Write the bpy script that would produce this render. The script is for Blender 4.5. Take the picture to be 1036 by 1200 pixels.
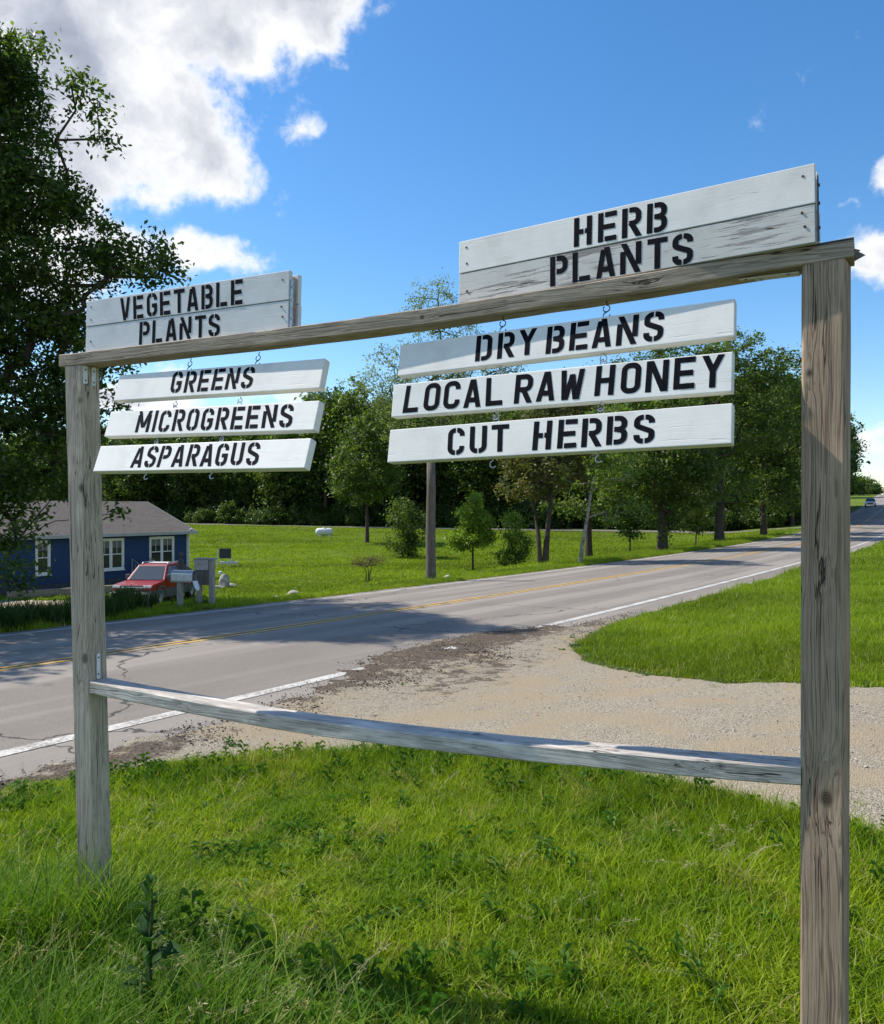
import bpy, bmesh, math, random
import numpy as np
from mathutils import Vector, Matrix

for o in list(bpy.data.objects):
    bpy.data.objects.remove(o)
SC = bpy.context.scene
COL = SC.collection
R = math.radians
rnd = random.Random(7)

# ------------------------------------------------------------------ camera
cam_d = bpy.data.cameras.new('camera')
cam = bpy.data.objects.new('camera', cam_d)
COL.objects.link(cam)
SC.camera = cam
cam.location = (0, 0, 1.6)
cam.rotation_euler = (R(90 - 0.24), 0, 0)
cam_d.sensor_fit = 'VERTICAL'
cam_d.sensor_height = 24.0
cam_d.lens = 24.0 * 970 / 1200
cam_d.clip_start = 0.05
cam_d.clip_end = 6000

# ------------------------------------------------------------------ light
SUN_AZ, SUN_EL = -67.2, 49.0
sdir = Vector((math.sin(R(SUN_AZ)) * math.cos(R(SUN_EL)), math.cos(R(SUN_AZ)) * math.cos(R(SUN_EL)), math.sin(R(SUN_EL))))
sun_d = bpy.data.lights.new('sun', 'SUN')
sun_d.energy = 4.7
sun_d.angle = R(0.53)
sun_d.color = (1.0, 0.94, 0.84)
sun = bpy.data.objects.new('sun', sun_d)
COL.objects.link(sun)
sun.rotation_euler = sdir.to_track_quat('Z', 'Y').to_euler()
sun.location = (-20, 0, 40)

SC.view_settings.view_transform = 'Standard'
SC.view_settings.look = 'None'
SC.view_settings.exposure = 0.42
SC.view_settings.gamma = 1.0
SC.view_settings.use_curve_mapping = False
SC.cycles.max_bounces = 6
SC.cycles.diffuse_bounces = 3
SC.cycles.glossy_bounces = 2
SC.cycles.transmission_bounces = 4
SC.cycles.transparent_max_bounces = 4
SC.cycles.sample_clamp_indirect = 6
SC.cycles.use_denoising = True
SC.cycles.use_adaptive_sampling = True


class NT:
    """small node-tree writer"""
    def __init__(s, tree):
        s.t = tree
        s.n = tree.nodes
        s.l = tree.links

    def new(s, typ, **kw):
        n = s.n.new(typ)
        for k, v in kw.items():
            setattr(n, k, v)
        return n

    def put(s, sock, v):
        if isinstance(v, bpy.types.NodeSocket):
            s.l.new(v, sock)
        elif v is not None:
            if hasattr(sock, 'default_value'):
                if isinstance(v, (tuple, list)) and len(v) == 3 and sock.type == 'RGBA':
                    v = (*v, 1)
                sock.default_value = v

    def math(s, op, a, b=None, c=None, clamp=False):
        n = s.new('ShaderNodeMath', operation=op, use_clamp=clamp)
        s.put(n.inputs[0], a)
        if b is not None: s.put(n.inputs[1], b)
        if c is not None: s.put(n.inputs[2], c)
        return n.outputs[0]

    def vmath(s, op, a, b=None, scale=None):
        n = s.new('ShaderNodeVectorMath', operation=op)
        s.put(n.inputs[0], a)
        if b is not None: s.put(n.inputs[1], b)
        if scale is not None: s.put(n.inputs['Scale'], scale)
        return n.outputs['Value'] if op in ('LENGTH', 'DOT_PRODUCT', 'DISTANCE') else n.outputs[0]

    def noise(s, vec, scale=5, detail=3, rough=.5, dist=0, out='Fac', dim='3D'):
        n = s.new('ShaderNodeTexNoise', noise_dimensions=dim)
        if vec is not None: s.put(n.inputs['Vector'], vec)
        n.inputs['Scale'].default_value = scale
        n.inputs['Detail'].default_value = detail
        n.inputs['Roughness'].default_value = rough
        n.inputs['Distortion'].default_value = dist
        return n.outputs[out]

    def voro(s, vec, scale=5, feature='F1', out='Distance', rand=1.0):
        n = s.new('ShaderNodeTexVoronoi', feature=feature)
        if vec is not None: s.put(n.inputs['Vector'], vec)
        n.inputs['Scale'].default_value = scale
        n.inputs['Randomness'].default_value = rand
        return n.outputs[out]

    def ramp(s, fac, stops, interp='LINEAR'):
        n = s.new('ShaderNodeValToRGB')
        n.color_ramp.interpolation = interp
        el = n.color_ramp.elements
        while len(el) < len(stops): el.new(.5)
        for e, (p, c) in zip(el, stops):
            e.position = p
            e.color = (*c, 1) if isinstance(c, (tuple, list)) else (c, c, c, 1)
        s.put(n.inputs[0], fac)
        return n.outputs[0]

    def mix(s, fac, a, b, blend='MIX'):
        n = s.new('ShaderNodeMix', data_type='RGBA', blend_type=blend)
        s.put(n.inputs[0], fac)
        s.put(n.inputs[6], a)
        s.put(n.inputs[7], b)
        return n.outputs[2]

    def smooth(s, v, lo, hi):
        n = s.new('ShaderNodeMapRange', interpolation_type='SMOOTHSTEP')
        s.put(n.inputs[0], v)
        n.inputs[1].default_value = lo
        n.inputs[2].default_value = hi
        return n.outputs[0]

    def comb(s, x, y, z):
        n = s.new('ShaderNodeCombineXYZ')
        for i, v in enumerate((x, y, z)): s.put(n.inputs[i], v)
        return n.outputs[0]

    def sep(s, v):
        n = s.new('ShaderNodeSeparateXYZ')
        s.put(n.inputs[0], v)
        return n.outputs[0], n.outputs[1], n.outputs[2]


# ------------------------------------------------------------------ sky with cumulus
world = bpy.data.worlds.new('World')
SC.world = world
world.use_nodes = True
w = NT(world.node_tree)
for n in list(w.n): w.n.remove(n)
sky = w.new('ShaderNodeTexSky', sky_type='NISHITA')
sky.sun_disc = False
sky.sun_elevation = R(SUN_EL)
sky.sun_rotation = R(SUN_AZ)
sky.altitude = 250
sky.air_density = 1.0
sky.dust_density = 0.3
sky.ozone_density = 2.0
SKY_STR = 0.14
gen = w.new('ShaderNodeTexCoord').outputs['Generated']
dx, dy, dz = w.sep(gen)
lowz = w.math('MAXIMUM', dz, 0.0)
warp = w.noise(gen, 9.0, 4, .6, out='Color')
wv = w.vmath('SCALE', w.vmath('SUBTRACT', warp, (.5, .5, .5)), scale=.075)
P = w.vmath('ADD', gen, wv)
fb = w.noise(gen, 10.5, 8, .60)
fb2 = w.noise(w.vmath('ADD', P, (3.1, 1.7, .4)), 30, 7, .68)


def cdir(px, py):
    v = Vector(((px - 518) / 970, 1, (596 - py) / 970)).normalized()
    return v


# cloud masses: direction, half width, half height, strength
masses = [
    (60, 60, .215, .17, 1.0), (150, 140, .12, .125, 1.0), (215, 185, .085, .058, .9), (235, 30, .14, .075, .9), (345, 10, .10, .05, .75), (-160, 120, .3, .22, 1.0), (170, 215, .10, .045, .8),
    (342, 138, .024, .020, .42), (362, 158, .020, .018, .38), (336, 172, .014, .012, .3), (452, 94, .036, .016, .34), (415, 30, .04, .022, .32),
    (225, 298, .088, .034, .95), (120, 300, .10, .05, .8), (20, 330, .12, .05, .8),
    (1035, 297, .074, .037, .9), (1110, 305, .09, .045, .8), (978, 265, .024, .016, .5), (1050, 200, .02, .02, .4),
    (938, 115, .022, .010, .06), (1030, 520, .07, .028, .7), (160, 460, .25, .02, .6),
]
cov = None
for (px, py, rx, ry, st) in masses:
    d = cdir(px, py)
    dd = w.vmath('SUBTRACT', P, tuple(d))
    dd = w.vmath('MULTIPLY', dd, (1 / rx, 1 / max(rx, .1), 1 / ry))
    m = w.math('MULTIPLY', w.math('SUBTRACT', 1.0, w.vmath('LENGTH', dd)), st)
    m = w.math('MINIMUM', m, (.62 if rx > .06 else .10) * st)
    cov = m if cov is None else w.math('MAXIMUM', cov, m)
# scattered clouds in the rest of the sky (behind and beside the camera)
rest = w.smooth(w.noise(gen, 1.7, 2, .5), .50, .70)
back = w.smooth(w.math('MULTIPLY', dy, -1), -.45, .2)
side = w.math('MULTIPLY', w.math('MULTIPLY', rest, back), .40)
side = w.math('SUBTRACT', side, w.math('SUBTRACT', 1.05, back))
cov = w.math('MAXIMUM', cov, side)
dens = w.math('ADD', cov, w.math('MULTIPLY', w.math('SUBTRACT', fb, .52), 1.75))
dens = w.math('ADD', dens, w.math('MULTIPLY', w.math('SUBTRACT', fb2, .5), .42))
alpha = w.smooth(dens, -.06, .34)
thick = w.smooth(dens, .12, .62)
shade = w.noise(w.vmath('ADD', P, (.05, 0, .035)), 4.6, 6, .58)
lit = w.math('SUBTRACT', 1.0, w.math('MULTIPLY', w.smooth(shade, .38, .68), thick))
ccol = w.ramp(lit, [(0, (.27, .30, .37)), (.4, (.43, .455, .52)), (.8, (.64, .65, .68)), (1, (.82, .82, .82))])
hs = w.new('ShaderNodeHueSaturation')
hs.inputs['Saturation'].default_value = 1.30
w.put(hs.inputs['Color'], sky.outputs[0])
skyc = w.vmath('SCALE', hs.outputs[0], scale=SKY_STR)
fin = w.mix(w.math('MULTIPLY', alpha, .97), skyc, ccol)
bg = w.new('ShaderNodeBackground')
w.put(bg.inputs[0], fin)
bg.inputs[1].default_value = 1.0
out = w.new('ShaderNodeOutputWorld')
w.l.new(bg.outputs[0], out.inputs[0])


# ------------------------------------------------------------------ object helpers
def sm(x):
    x = np.clip(x, 0, 1)
    return x * x * (3 - 2 * x)


def link(o, parent=None):
    COL.objects.link(o)
    if parent is not None: o.parent = parent
    return o


def tag(o, label=None, cat=None, group=None, kind=None):
    if label: o['label'] = label
    if cat: o['category'] = cat
    if group: o['group'] = group
    if kind: o['kind'] = kind
    return o


def empty(name, loc=(0, 0, 0), rz=0, label=None, cat=None, group=None):
    o = bpy.data.objects.new(name, None)
    o.empty_display_size = .2
    link(o)
    o.location = loc
    o.rotation_euler = (0, 0, rz)
    return tag(o, label, cat, group)


def meshobj(name, V, F, mats, parent=None, smooth=False, mi=None):
    me = bpy.data.meshes.new(name)
    me.from_pydata([tuple(v) for v in V], [], [tuple(f) for f in F])
    for m in (mats if isinstance(mats, (list, tuple)) else [mats]): me.materials.append(m)
    if smooth: me.polygons.foreach_set('use_smooth', [True] * len(me.polygons))
    if mi is not None: me.polygons.foreach_set('material_index', mi)
    me.update()
    return link(bpy.data.objects.new(name, me), parent)


def np_mesh(name, V, F, mats, parent=None, smooth=False, mi=None, link_it=True):
    """V (n,3) float, F (m,k) int, all faces with k corners"""
    V = np.asarray(V, np.float32)
    F = np.asarray(F, np.int32)
    me = bpy.data.meshes.new(name)
    m, k = F.shape
    me.vertices.add(len(V))
    me.vertices.foreach_set('co', V.ravel())
    me.loops.add(m * k)
    me.loops.foreach_set('vertex_index', F.ravel())
    me.polygons.add(m)
    me.polygons.foreach_set('loop_start', np.arange(0, m * k, k, dtype=np.int32))
    me.polygons.foreach_set('loop_total', np.full(m, k, np.int32))
    if smooth: me.polygons.foreach_set('use_smooth', np.ones(m, bool))
    for a in (mats if isinstance(mats, (list, tuple)) else [mats]): me.materials.append(a)
    if mi is not None: me.polygons.foreach_set('material_index', np.asarray(mi, np.int32))
    me.update(calc_edges=True)
    o = bpy.data.objects.new(name, me)
    return link(o, parent) if link_it else o


class MB:
    """collects simple shapes into one mesh"""
    def __init__(s):
        s.V = []
        s.F = []

    def add(s, V, F, M=None):
        b = len(s.V)
        for v in V:
            v = Vector(v)
            s.V.append(tuple(M @ v) if M is not None else tuple(v))
        for f in F: s.F.append(tuple(b + i for i in f))
        return s

    def box(s, x0, x1, y0, y1, z0, z1, M=None, ch=0.0):
        if ch <= 0:
            V = [(x, y, z) for z in (z0, z1) for y in (y0, y1) for x in (x0, x1)]
            F = [(0, 2, 3, 1), (4, 5, 7, 6), (0, 1, 5, 4), (2, 6, 7, 3), (0, 4, 6, 2), (1, 3, 7, 5)]
            return s.add(V, F, M)
        bm = bmesh.new()
        bmesh.ops.create_cube(bm, size=1)
        for v in bm.verts:
            v.co = Vector(((x0 + x1) / 2 + v.co.x * (x1 - x0), (y0 + y1) / 2 + v.co.y * (y1 - y0), (z0 + z1) / 2 + v.co.z * (z1 - z0)))
        bmesh.ops.bevel(bm, geom=bm.edges[:], offset=ch, segments=2, affect='EDGES', profile=.6)
        bm.verts.index_update()
        V = [v.co.copy() for v in bm.verts]
        F = [[v.index for v in f.verts] for f in bm.faces]
        bm.free()
        return s.add(V, F, M)

    def tube(s, pts, rad, n=8, cap=True):
        pts = [Vector(p) for p in pts]
        rads = rad if isinstance(rad, (list, tuple)) else [rad] * len(pts)
        b = len(s.V)
        up = Vector((0, 0, 1))
        for i, p in enumerate(pts):
            t = (pts[min(i + 1, len(pts) - 1)] - pts[max(i - 1, 0)]).normalized()
            a = t.cross(up)
            if a.length < .15: a = t.cross(Vector((0, 1, 0)))
            a.normalize()
            c = t.cross(a)
            for k in range(n):
                an = 2 * math.pi * k / n
                s.V.append(tuple(p + (a * math.cos(an) + c * math.sin(an)) * rads[i]))
        for i in range(len(pts) - 1):
            for k in range(n):
                s.F.append((b + i * n + k, b + i * n + (k + 1) % n, b + (i + 1) * n + (k + 1) % n, b + (i + 1) * n + k))
        if cap:
            s.F.append(tuple(b + k for k in reversed(range(n))))
            e = b + (len(pts) - 1) * n
            s.F.append(tuple(e + k for k in range(n)))
        return s

    def prism(s, prof, y0, y1, M=None):
        """profile in x,z extruded along y"""
        n = len(prof)
        V = [(x, y0, z) for x, z in prof] + [(x, y1, z) for x, z in prof]
        F = [tuple(range(n)), tuple(reversed(range(n, 2 * n)))]
        F += [(i, n + i, n + (i + 1) % n, (i + 1) % n) for i in range(n)]
        return s.add(V, F, M)

    def build(s, name, mat, parent=None, smooth=False, bevel=0):
        o = meshobj(name, s.V, s.F, mat, parent, smooth)
        bm = bmesh.new()
        bm.from_mesh(o.data)
        if bevel:
            bmesh.ops.bevel(bm, geom=bm.edges[:], offset=bevel, segments=2, affect='EDGES', profile=.6, clamp_overlap=True)
        bmesh.ops.recalc_face_normals(bm, faces=bm.faces)
        bm.to_mesh(o.data)
        bm.free()
        return o


def copy_tree(o, parent=None):
    c = o.copy()
    COL.objects.link(c)
    c.parent = parent
    for ch in o.children:
        copy_tree(ch, c)
    return c


# ------------------------------------------------------------------ materials
def mat(name, col=(.5, .5, .5), rough=.8, metal=0, spec=.3):
    m = bpy.data.materials.new(name)
    m.use_nodes = True
    t = NT(m.node_tree)
    b = m.node_tree.nodes['Principled BSDF']
    t.put(b.inputs['Base Color'], col)
    b.inputs['Roughness'].default_value = rough
    b.inputs['Metallic'].default_value = metal
    b.inputs['Specular IOR Level'].default_value = spec
    return m, t, b


def bump(t, b, h, strength=.4, dist=.01):
    n = t.new('ShaderNodeBump')
    n.inputs['Strength'].default_value = strength
    n.inputs['Distance'].default_value = dist
    t.put(n.inputs['Height'], h)
    t.l.new(n.outputs[0], b.inputs['Normal'])
    return n


def coords(t, kind='Object'):
    return t.new('ShaderNodeTexCoord').outputs[kind]


def worldpos(t):
    return t.new('ShaderNodeNewGeometry').outputs['Position']


def mottled(name, c1, c2, scale=6, rough=.85, spec=.2, bmp=.3, bd=.01, detail=4, metal=0):
    m, t, b = mat(name, c1, rough, metal, spec)
    f = t.noise(coords(t), scale, detail, .6)
    t.put(b.inputs['Base Color'], t.mix(t.smooth(f, .32, .68), c1, c2))
    if bmp: bump(t, b, t.noise(coords(t), scale * 4, 4, .6), bmp, bd)
    return m


def wood(name, axis, light, dark, knots=(), seed=0., crack=1.0, paint=None, wear=.0, ring=1.0, blot=.25):
    """weathered timber; axis = long axis. knots: (centre xyz, radius). paint: colour, worn off by wear"""
    m, t, b = mat(name, light, .85, 0, .2)
    oc = coords(t)
    x, y, z = t.sep(oc)
    L, a, c = {'x': (x, y, z), 'y': (y, x, z), 'z': (z, x, y)}[axis]
    # low frequency wander of the grain
    lowv = t.comb(t.math('MULTIPLY', L, 1.6), t.math('MULTIPLY', a, 5), t.math('ADD', t.math('MULTIPLY', c, 5), seed))
    wn = t.math('SUBTRACT', t.noise(lowv, 1.0, 2, .5), .5)
    a2 = t.math('ADD', a, t.math('MULTIPLY', wn, .05))
    c2 = t.math('ADD', c, t.math('MULTIPLY', wn, -.03))
    kmask = kd = None
    for (kx, ky, kz), kr in knots:
        d = t.vmath('SUBTRACT', oc, (kx, ky, kz))
        s = {'x': (.42, 1, 1), 'y': (1, .42, 1), 'z': (1, 1, .42)}[axis]
        dl = t.vmath('LENGTH', t.vmath('MULTIPLY', d, s))
        g = t.math('POWER', 2.718, t.math('MULTIPLY', t.math('MULTIPLY', dl, dl), -1 / (kr * kr * 5)))
        a2 = t.math('ADD', a2, t.math('MULTIPLY', g, kr * .75))
        c2 = t.math('ADD', c2, t.math('MULTIPLY', g, kr * .75))
        d2 = t.vmath('LENGTH', t.vmath('MULTIPLY', d, {'x': (.75, 1, 1), 'y': (1, .75, 1), 'z': (1, 1, .75)}[axis]))
        k1 = t.math('SUBTRACT', 1.0, t.smooth(t.math('ADD', d2, t.math('MULTIPLY', wn, kr)), kr * .35, kr * 1.05))
        kmask = k1 if kmask is None else t.math('MAXIMUM', kmask, k1)
        kd = d2 if kd is None else t.math('MINIMUM', kd, d2)
    gv = t.comb(t.math('MULTIPLY', L, .16), t.math('MULTIPLY', a2, 11), t.math('ADD', t.math('MULTIPLY', c2, 11), seed))
    rings = t.noise(gv, 5.2 * ring, 2.0, .45)
    saw = t.math('FRACT', t.math('MULTIPLY', rings, 7))
    line = t.math('MULTIPLY', t.smooth(saw, .45, .97), t.math('SUBTRACT', 1.0, t.smooth(saw, .975, 1.0)))
    fv = t.comb(t.math('MULTIPLY', L, 3), t.math('MULTIPLY', a2, 130), t.math('MULTIPLY', c2, 130))
    fib = t.noise(fv, 3.0, 5, .7)
    cv = t.comb(t.math('ADD', t.math('MULTIPLY', L, .38), seed), t.math('MULTIPLY', a2, 26), t.math('MULTIPLY', c2, 26))
    cn = t.noise(cv, 1.35, 2.5, .6)
    gate = t.smooth(t.noise(lowv, 2.3, 2, .5), .46, .56)
    ck = t.math('SUBTRACT', 1.0, t.smooth(t.math('ABSOLUTE', t.math('SUBTRACT', cn, .5)), .0015, .0075 * crack + .002))
    ck = t.math('MULTIPLY', ck, gate)
    col = t.mix(t.math('MULTIPLY', line, .75), light, dark)
    col = t.mix(t.math('MULTIPLY', t.smooth(fib, .35, .75), .55), col, tuple(v * .55 for v in dark))
    bl = t.noise(lowv, 3.0, 3, .6)
    col = t.mix(t.math('MULTIPLY', t.smooth(bl, .45, .7), blot), col, tuple(min(1, v * 1.55) for v in light))
    if kmask is not None:
        kr_ = t.smooth(t.math('SINE', t.math('MULTIPLY', kd, 1500)), -.2, .8)
        kc = t.mix(kr_, tuple(v * .30 for v in dark), tuple(v * .85 for v in dark))
        col = t.mix(t.math('MULTIPLY', kmask, .92), col, kc)
    h = t.math('SUBTRACT', t.math('MULTIPLY', fib, -.35), t.math('MULTIPLY', line, .35))
    if paint is not None:
        pn = t.noise(t.comb(t.math('MULTIPLY', L, 5), t.math('MULTIPLY', a, 90), t.math('MULTIPLY', c, 90)), 1.0, 6, .74)
        pn2 = t.noise(t.comb(t.math('MULTIPLY', L, 2.2), t.math('MULTIPLY', a, 6), t.math('ADD', t.math('MULTIPLY', c, 6), seed)), 1.0, 2, .5)
        v = t.math('ADD', pn, t.math('MULTIPLY', t.math('SUBTRACT', pn2, .5), .45))
        worn = t.smooth(v, .86 - wear, .93 - wear)
        dirt = t.noise(oc, 7, 5, .65)
        pc = t.mix(t.math('MULTIPLY', t.smooth(dirt, .42, .78), .55), paint, tuple(q * .72 for q in paint))
        pc = t.mix(t.math('MULTIPLY', t.smooth(fib, .5, .8), .12), pc, tuple(q * .62 for q in paint))
        col = t.mix(worn, pc, col)
        h = t.math('MULTIPLY', h, .10)
        h = t.math('ADD', h, t.math('MULTIPLY', worn, -.3))
        ck = t.math('MULTIPLY', ck, t.math('ADD', worn, .12))
        t.put(b.inputs['Roughness'], t.math('ADD', .5, t.math('MULTIPLY', worn, .4)))
    col = t.mix(t.math('MULTIPLY', ck, .9), col, (.02, .017, .014))
    h = t.math('SUBTRACT', h, t.math('MULTIPLY', ck, 1.6))
    t.put(b.inputs['Base Color'], col)
    bump(t, b, h, .75, .0022)
    return m


def leafmat(name, c1, c2, trans=.38, scale=1.2, c3=None, rough=.5):
    """foliage: colour drifts through the crown and leaf by leaf; lets light through"""
    m = bpy.data.materials.new(name)
    m.use_nodes = True
    t = NT(m.node_tree)
    for n in list(t.n): t.n.remove(n)
    pos = worldpos(t)
    f = t.noise(pos, scale, 3, .6)
    f = t.smooth(f, .35, .66)
    col = t.mix(f, c1, c2)
    isl = t.new('ShaderNodeNewGeometry').outputs['Random Per Island']
    col = t.mix(t.math('MULTIPLY', isl, .5), col, tuple(v * .5 for v in c1))
    if c3: col = t.mix(t.smooth(isl, .82, .95), col, c3)
    p = t.new('ShaderNodeBsdfPrincipled')
    t.put(p.inputs['Base Color'], col)
    p.inputs['Roughness'].default_value = rough
    p.inputs['Specular IOR Level'].default_value = .35
    tr = t.new('ShaderNodeBsdfTranslucent')
    t.put(tr.inputs[0], t.mix(1.0, col, (1.5, 1.7, .7), 'MULTIPLY'))
    mx = t.new('ShaderNodeMixShader')
    mx.inputs[0].default_value = trans
    t.l.new(p.outputs[0], mx.inputs[1])
    t.l.new(tr.outputs[0], mx.inputs[2])
    o = t.new('ShaderNodeOutputMaterial')
    t.l.new(mx.outputs[0], o.inputs[0])
    return m


def grassmat(name, c1, c2, cdry, trans=.35, scale=1.4, dry=.12, patch=.35):
    m = bpy.data.materials.new(name)
    m.use_nodes = True
    t = NT(m.node_tree)
    for n in list(t.n): t.n.remove(n)
    pos = worldpos(t)
    f = t.smooth(t.noise(pos, scale, 4, .6), .36, .62)
    col = t.mix(f, c1, c2)
    g = t.new('ShaderNodeNewGeometry')
    isl = g.outputs['Random Per Island']
    oi = t.new('ShaderNodeObjectInfo').outputs['Random']
    rr = t.math('FRACT', t.math('ADD', isl, oi))
    col = t.mix(t.math('MULTIPLY', rr, .45), col, tuple(v * .45 for v in c1))
    big = t.noise(t.vmath('MULTIPLY', pos, (.05, .16, .1)), 1.0, 5, .68)
    col = t.mix(t.math('MULTIPLY', t.smooth(big, .46, .60), .55), col, tuple(v * .42 for v in c1))
    dr = t.math('GREATER_THAN', t.math('ADD', rr, t.math('MULTIPLY', t.smooth(t.noise(pos, 3.1, 2, .5), .55, .7), patch)), 1 - dry)
    col = t.mix(dr, col, cdry)
    p = t.new('ShaderNodeBsdfPrincipled')
    t.put(p.inputs['Base Color'], col)
    p.inputs['Roughness'].default_value = .6
    p.inputs['Specular IOR Level'].default_value = .2
    tr = t.new('ShaderNodeBsdfTranslucent')
    t.put(tr.inputs[0], t.mix(1.0, col, (1.4, 1.5, .7), 'MULTIPLY'))
    mx = t.new('ShaderNodeMixShader')
    mx.inputs[0].default_value = trans
    t.l.new(p.outputs[0], mx.inputs[1])
    t.l.new(tr.outputs[0], mx.inputs[2])
    o = t.new('ShaderNodeOutputMaterial')
    t.l.new(mx.outputs[0], o.inputs[0])
    return m


M = {}
M['steel'] = mottled('galvanised_steel', (.62, .64, .66), (.45, .46, .48), 30, .4, .5, .1, .001, metal=.7)
M['zinc'] = mottled('zinc_plate', (.78, .79, .80), (.62, .63, .65), 60, .5, .4, .1, .001)
M['iron'] = mottled('dark_iron', (.035, .03, .028), (.08, .06, .05), 60, .6, .4, .1, .001)
M['ink'] = mottled('stencil_paint', (.004, .0045, .009), (.009, .009, .014), 40, .8, .08, .1, .0005)
M['glass'], _t, _b = mat('window_glass', (.03, .035, .04), .08, 0, .6)
M['darkglass'], _t, _b = mat('tinted_glass', (.015, .018, .02), .06, 0, .7)
M['white'] = mottled('white_trim', (.78, .78, .76), (.68, .68, .66), 8, .5, .3, .1, .002)
M['rock'] = mottled('pale_rock', (.50, .47, .42), (.28, .26, .23), 5, .9, .2, .6, .03)
M['bark'] = mottled('tree_bark', (.055, .042, .032), (.11, .09, .075), 9, .95, .1, .8, .03)
M['palebark'] = mottled('pale_bark', (.32, .30, .26), (.14, .125, .10), 6, .9, .1, .6, .02)
M['red'], _t, _b = mat('red_car_paint', (.25, .005, .008), .38, 0, .3)
_b.inputs['Coat Weight'].default_value = .2
M['whitecar'], _t, _b = mat('white_car_paint', (.75, .75, .75), .3, 0, .5)
M['cladding'] = mottled('grey_cladding', (.085, .085, .085), (.11, .11, .11), 9, .6, .3, .1, .002)
M['rubber'] = mottled('tyre_rubber', (.018, .018, .018), (.03, .03, .03), 20, .85, .2, .2, .003)
M['alloy'], _t, _b = mat('wheel_alloy', (.55, .56, .58), .35, .6, .5)
M['lamp'], _t, _b = mat('headlight_lens', (.75, .75, .72), .1, 0, .6)


# ------------------------------------------------------------------ lie of the land
AZ = R(33.0)
_ZP = np.array([(-400, 1.), (-60, .3), (-20, 0.05), (0, -.2), (12, -.40), (22, -.52), (34, -.62), (50, -.66), (66, -.66), (80, -.6), (100, -.3), (120, .1), (140, .65),
                (160, 1.35), (183, 2.3), (205, 3.3), (230, 4.6), (255, 5.5), (290, 6.0), (400, 4.5), (3000, 4.5)])
_xs = np.arange(-400, 1200, 2.)
_ys = np.interp(_xs, _ZP[:, 0], _ZP[:, 1])
_k = np.hanning(13)
_k /= _k.sum()
_ys = np.convolve(np.pad(_ys, 6, mode='edge'), _k, 'valid')
Q0, LW = 6.03, 3.3


def zr(p): return np.interp(p, _xs, _ys)


def cc(p):
    p = np.asarray(p, float)
    return .00045 * np.clip(p - 40, 0, 60) ** 2 + np.clip(p - 100, 0, None) * .054


def pq(X, Y):
    p = X * math.sin(AZ) + Y * math.cos(AZ)
    return p, -X * math.cos(AZ) + Y * math.sin(AZ) - cc(p)


def xy(p, q):
    q = q + cc(p)
    return p * math.sin(AZ) - q * math.cos(AZ), p * math.cos(AZ) + q * math.sin(AZ)


def crown(q):
    u = (q - (Q0 + LW)) / LW
    return .06 * (1 - np.minimum(np.abs(u), 1.3)) - .05 * np.clip(u, -1.2, 1.2)


def T(X, Y):
    X = np.asarray(X, float)
    Y = np.asarray(Y, float)
    p, q = pq(X, Y)
    r = zr(p) + crown(q)
    wt = np.maximum(sm((q - 0.3) / 4.6), sm((p - 7) / 14))
    z = .02 * (1 - wt) + r * wt
    b = -2.6 + 1.8 * sm((Y - 48) / 75) + np.clip(Y - 120, 0, 400) * .02
    s = sm((q - 13.2) / 12.5) * sm((130 - p) / 60 + .25)
    z = z * (1 - s) + b * s
    return z + .5 * sm((-q - 2 + p * .02) / 14) * sm((p - 12) / 25)


def Tz(x, y): return float(T(x, y))


def W(px, Z):
    """ground point at bearing px, depth Z"""
    x = (px - 518) / 970 * Z
    return (x, Z, Tz(x, Z))


def wob(X, Y, s=1.0, ph=0.):
    """cheap smooth noise, about -1..1"""
    return (np.sin(X * 1.7 * s + 1.3 * np.sin(Y * 1.1 * s + ph) + ph) + np.sin(Y * 2.3 * s + 1.7 * np.sin(X * 1.9 * s - ph)) + .7 * np.sin((X + Y) * 4.1 * s + ph * 2)
            + .5 * np.sin((X - Y * 1.3) * 7.7 * s + ph)) / 3.2


def sdist(poly, X, Y):
    """signed distance to polygon, positive inside"""
    poly = np.asarray(poly, float)
    d = np.full(X.shape, 1e9)
    ins = np.zeros(X.shape, bool)
    n = len(poly)
    for i in range(n):
        ax, ay = poly[i]
        bx, by = poly[(i + 1) % n]
        ex, ey = bx - ax, by - ay
        tt = np.clip(((X - ax) * ex + (Y - ay) * ey) / (ex * ex + ey * ey), 0, 1)
        d = np.minimum(d, np.hypot(X - ax - tt * ex, Y - ay - tt * ey))
        c = ((ay > Y) != (by > Y))
        with np.errstate(divide='ignore', invalid='ignore'):
            xi = (bx - ax) * (Y - ay) / (by - ay + 1e-12) + ax
        ins ^= c & (X < xi)
    return np.where(ins, d, -d)


# gravel drive: from the road mouth off to the right, with a thin shoulder along the lawn
def _xy(p, q):
    x, y = xy(p, q)
    return (float(x), float(y))


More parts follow.
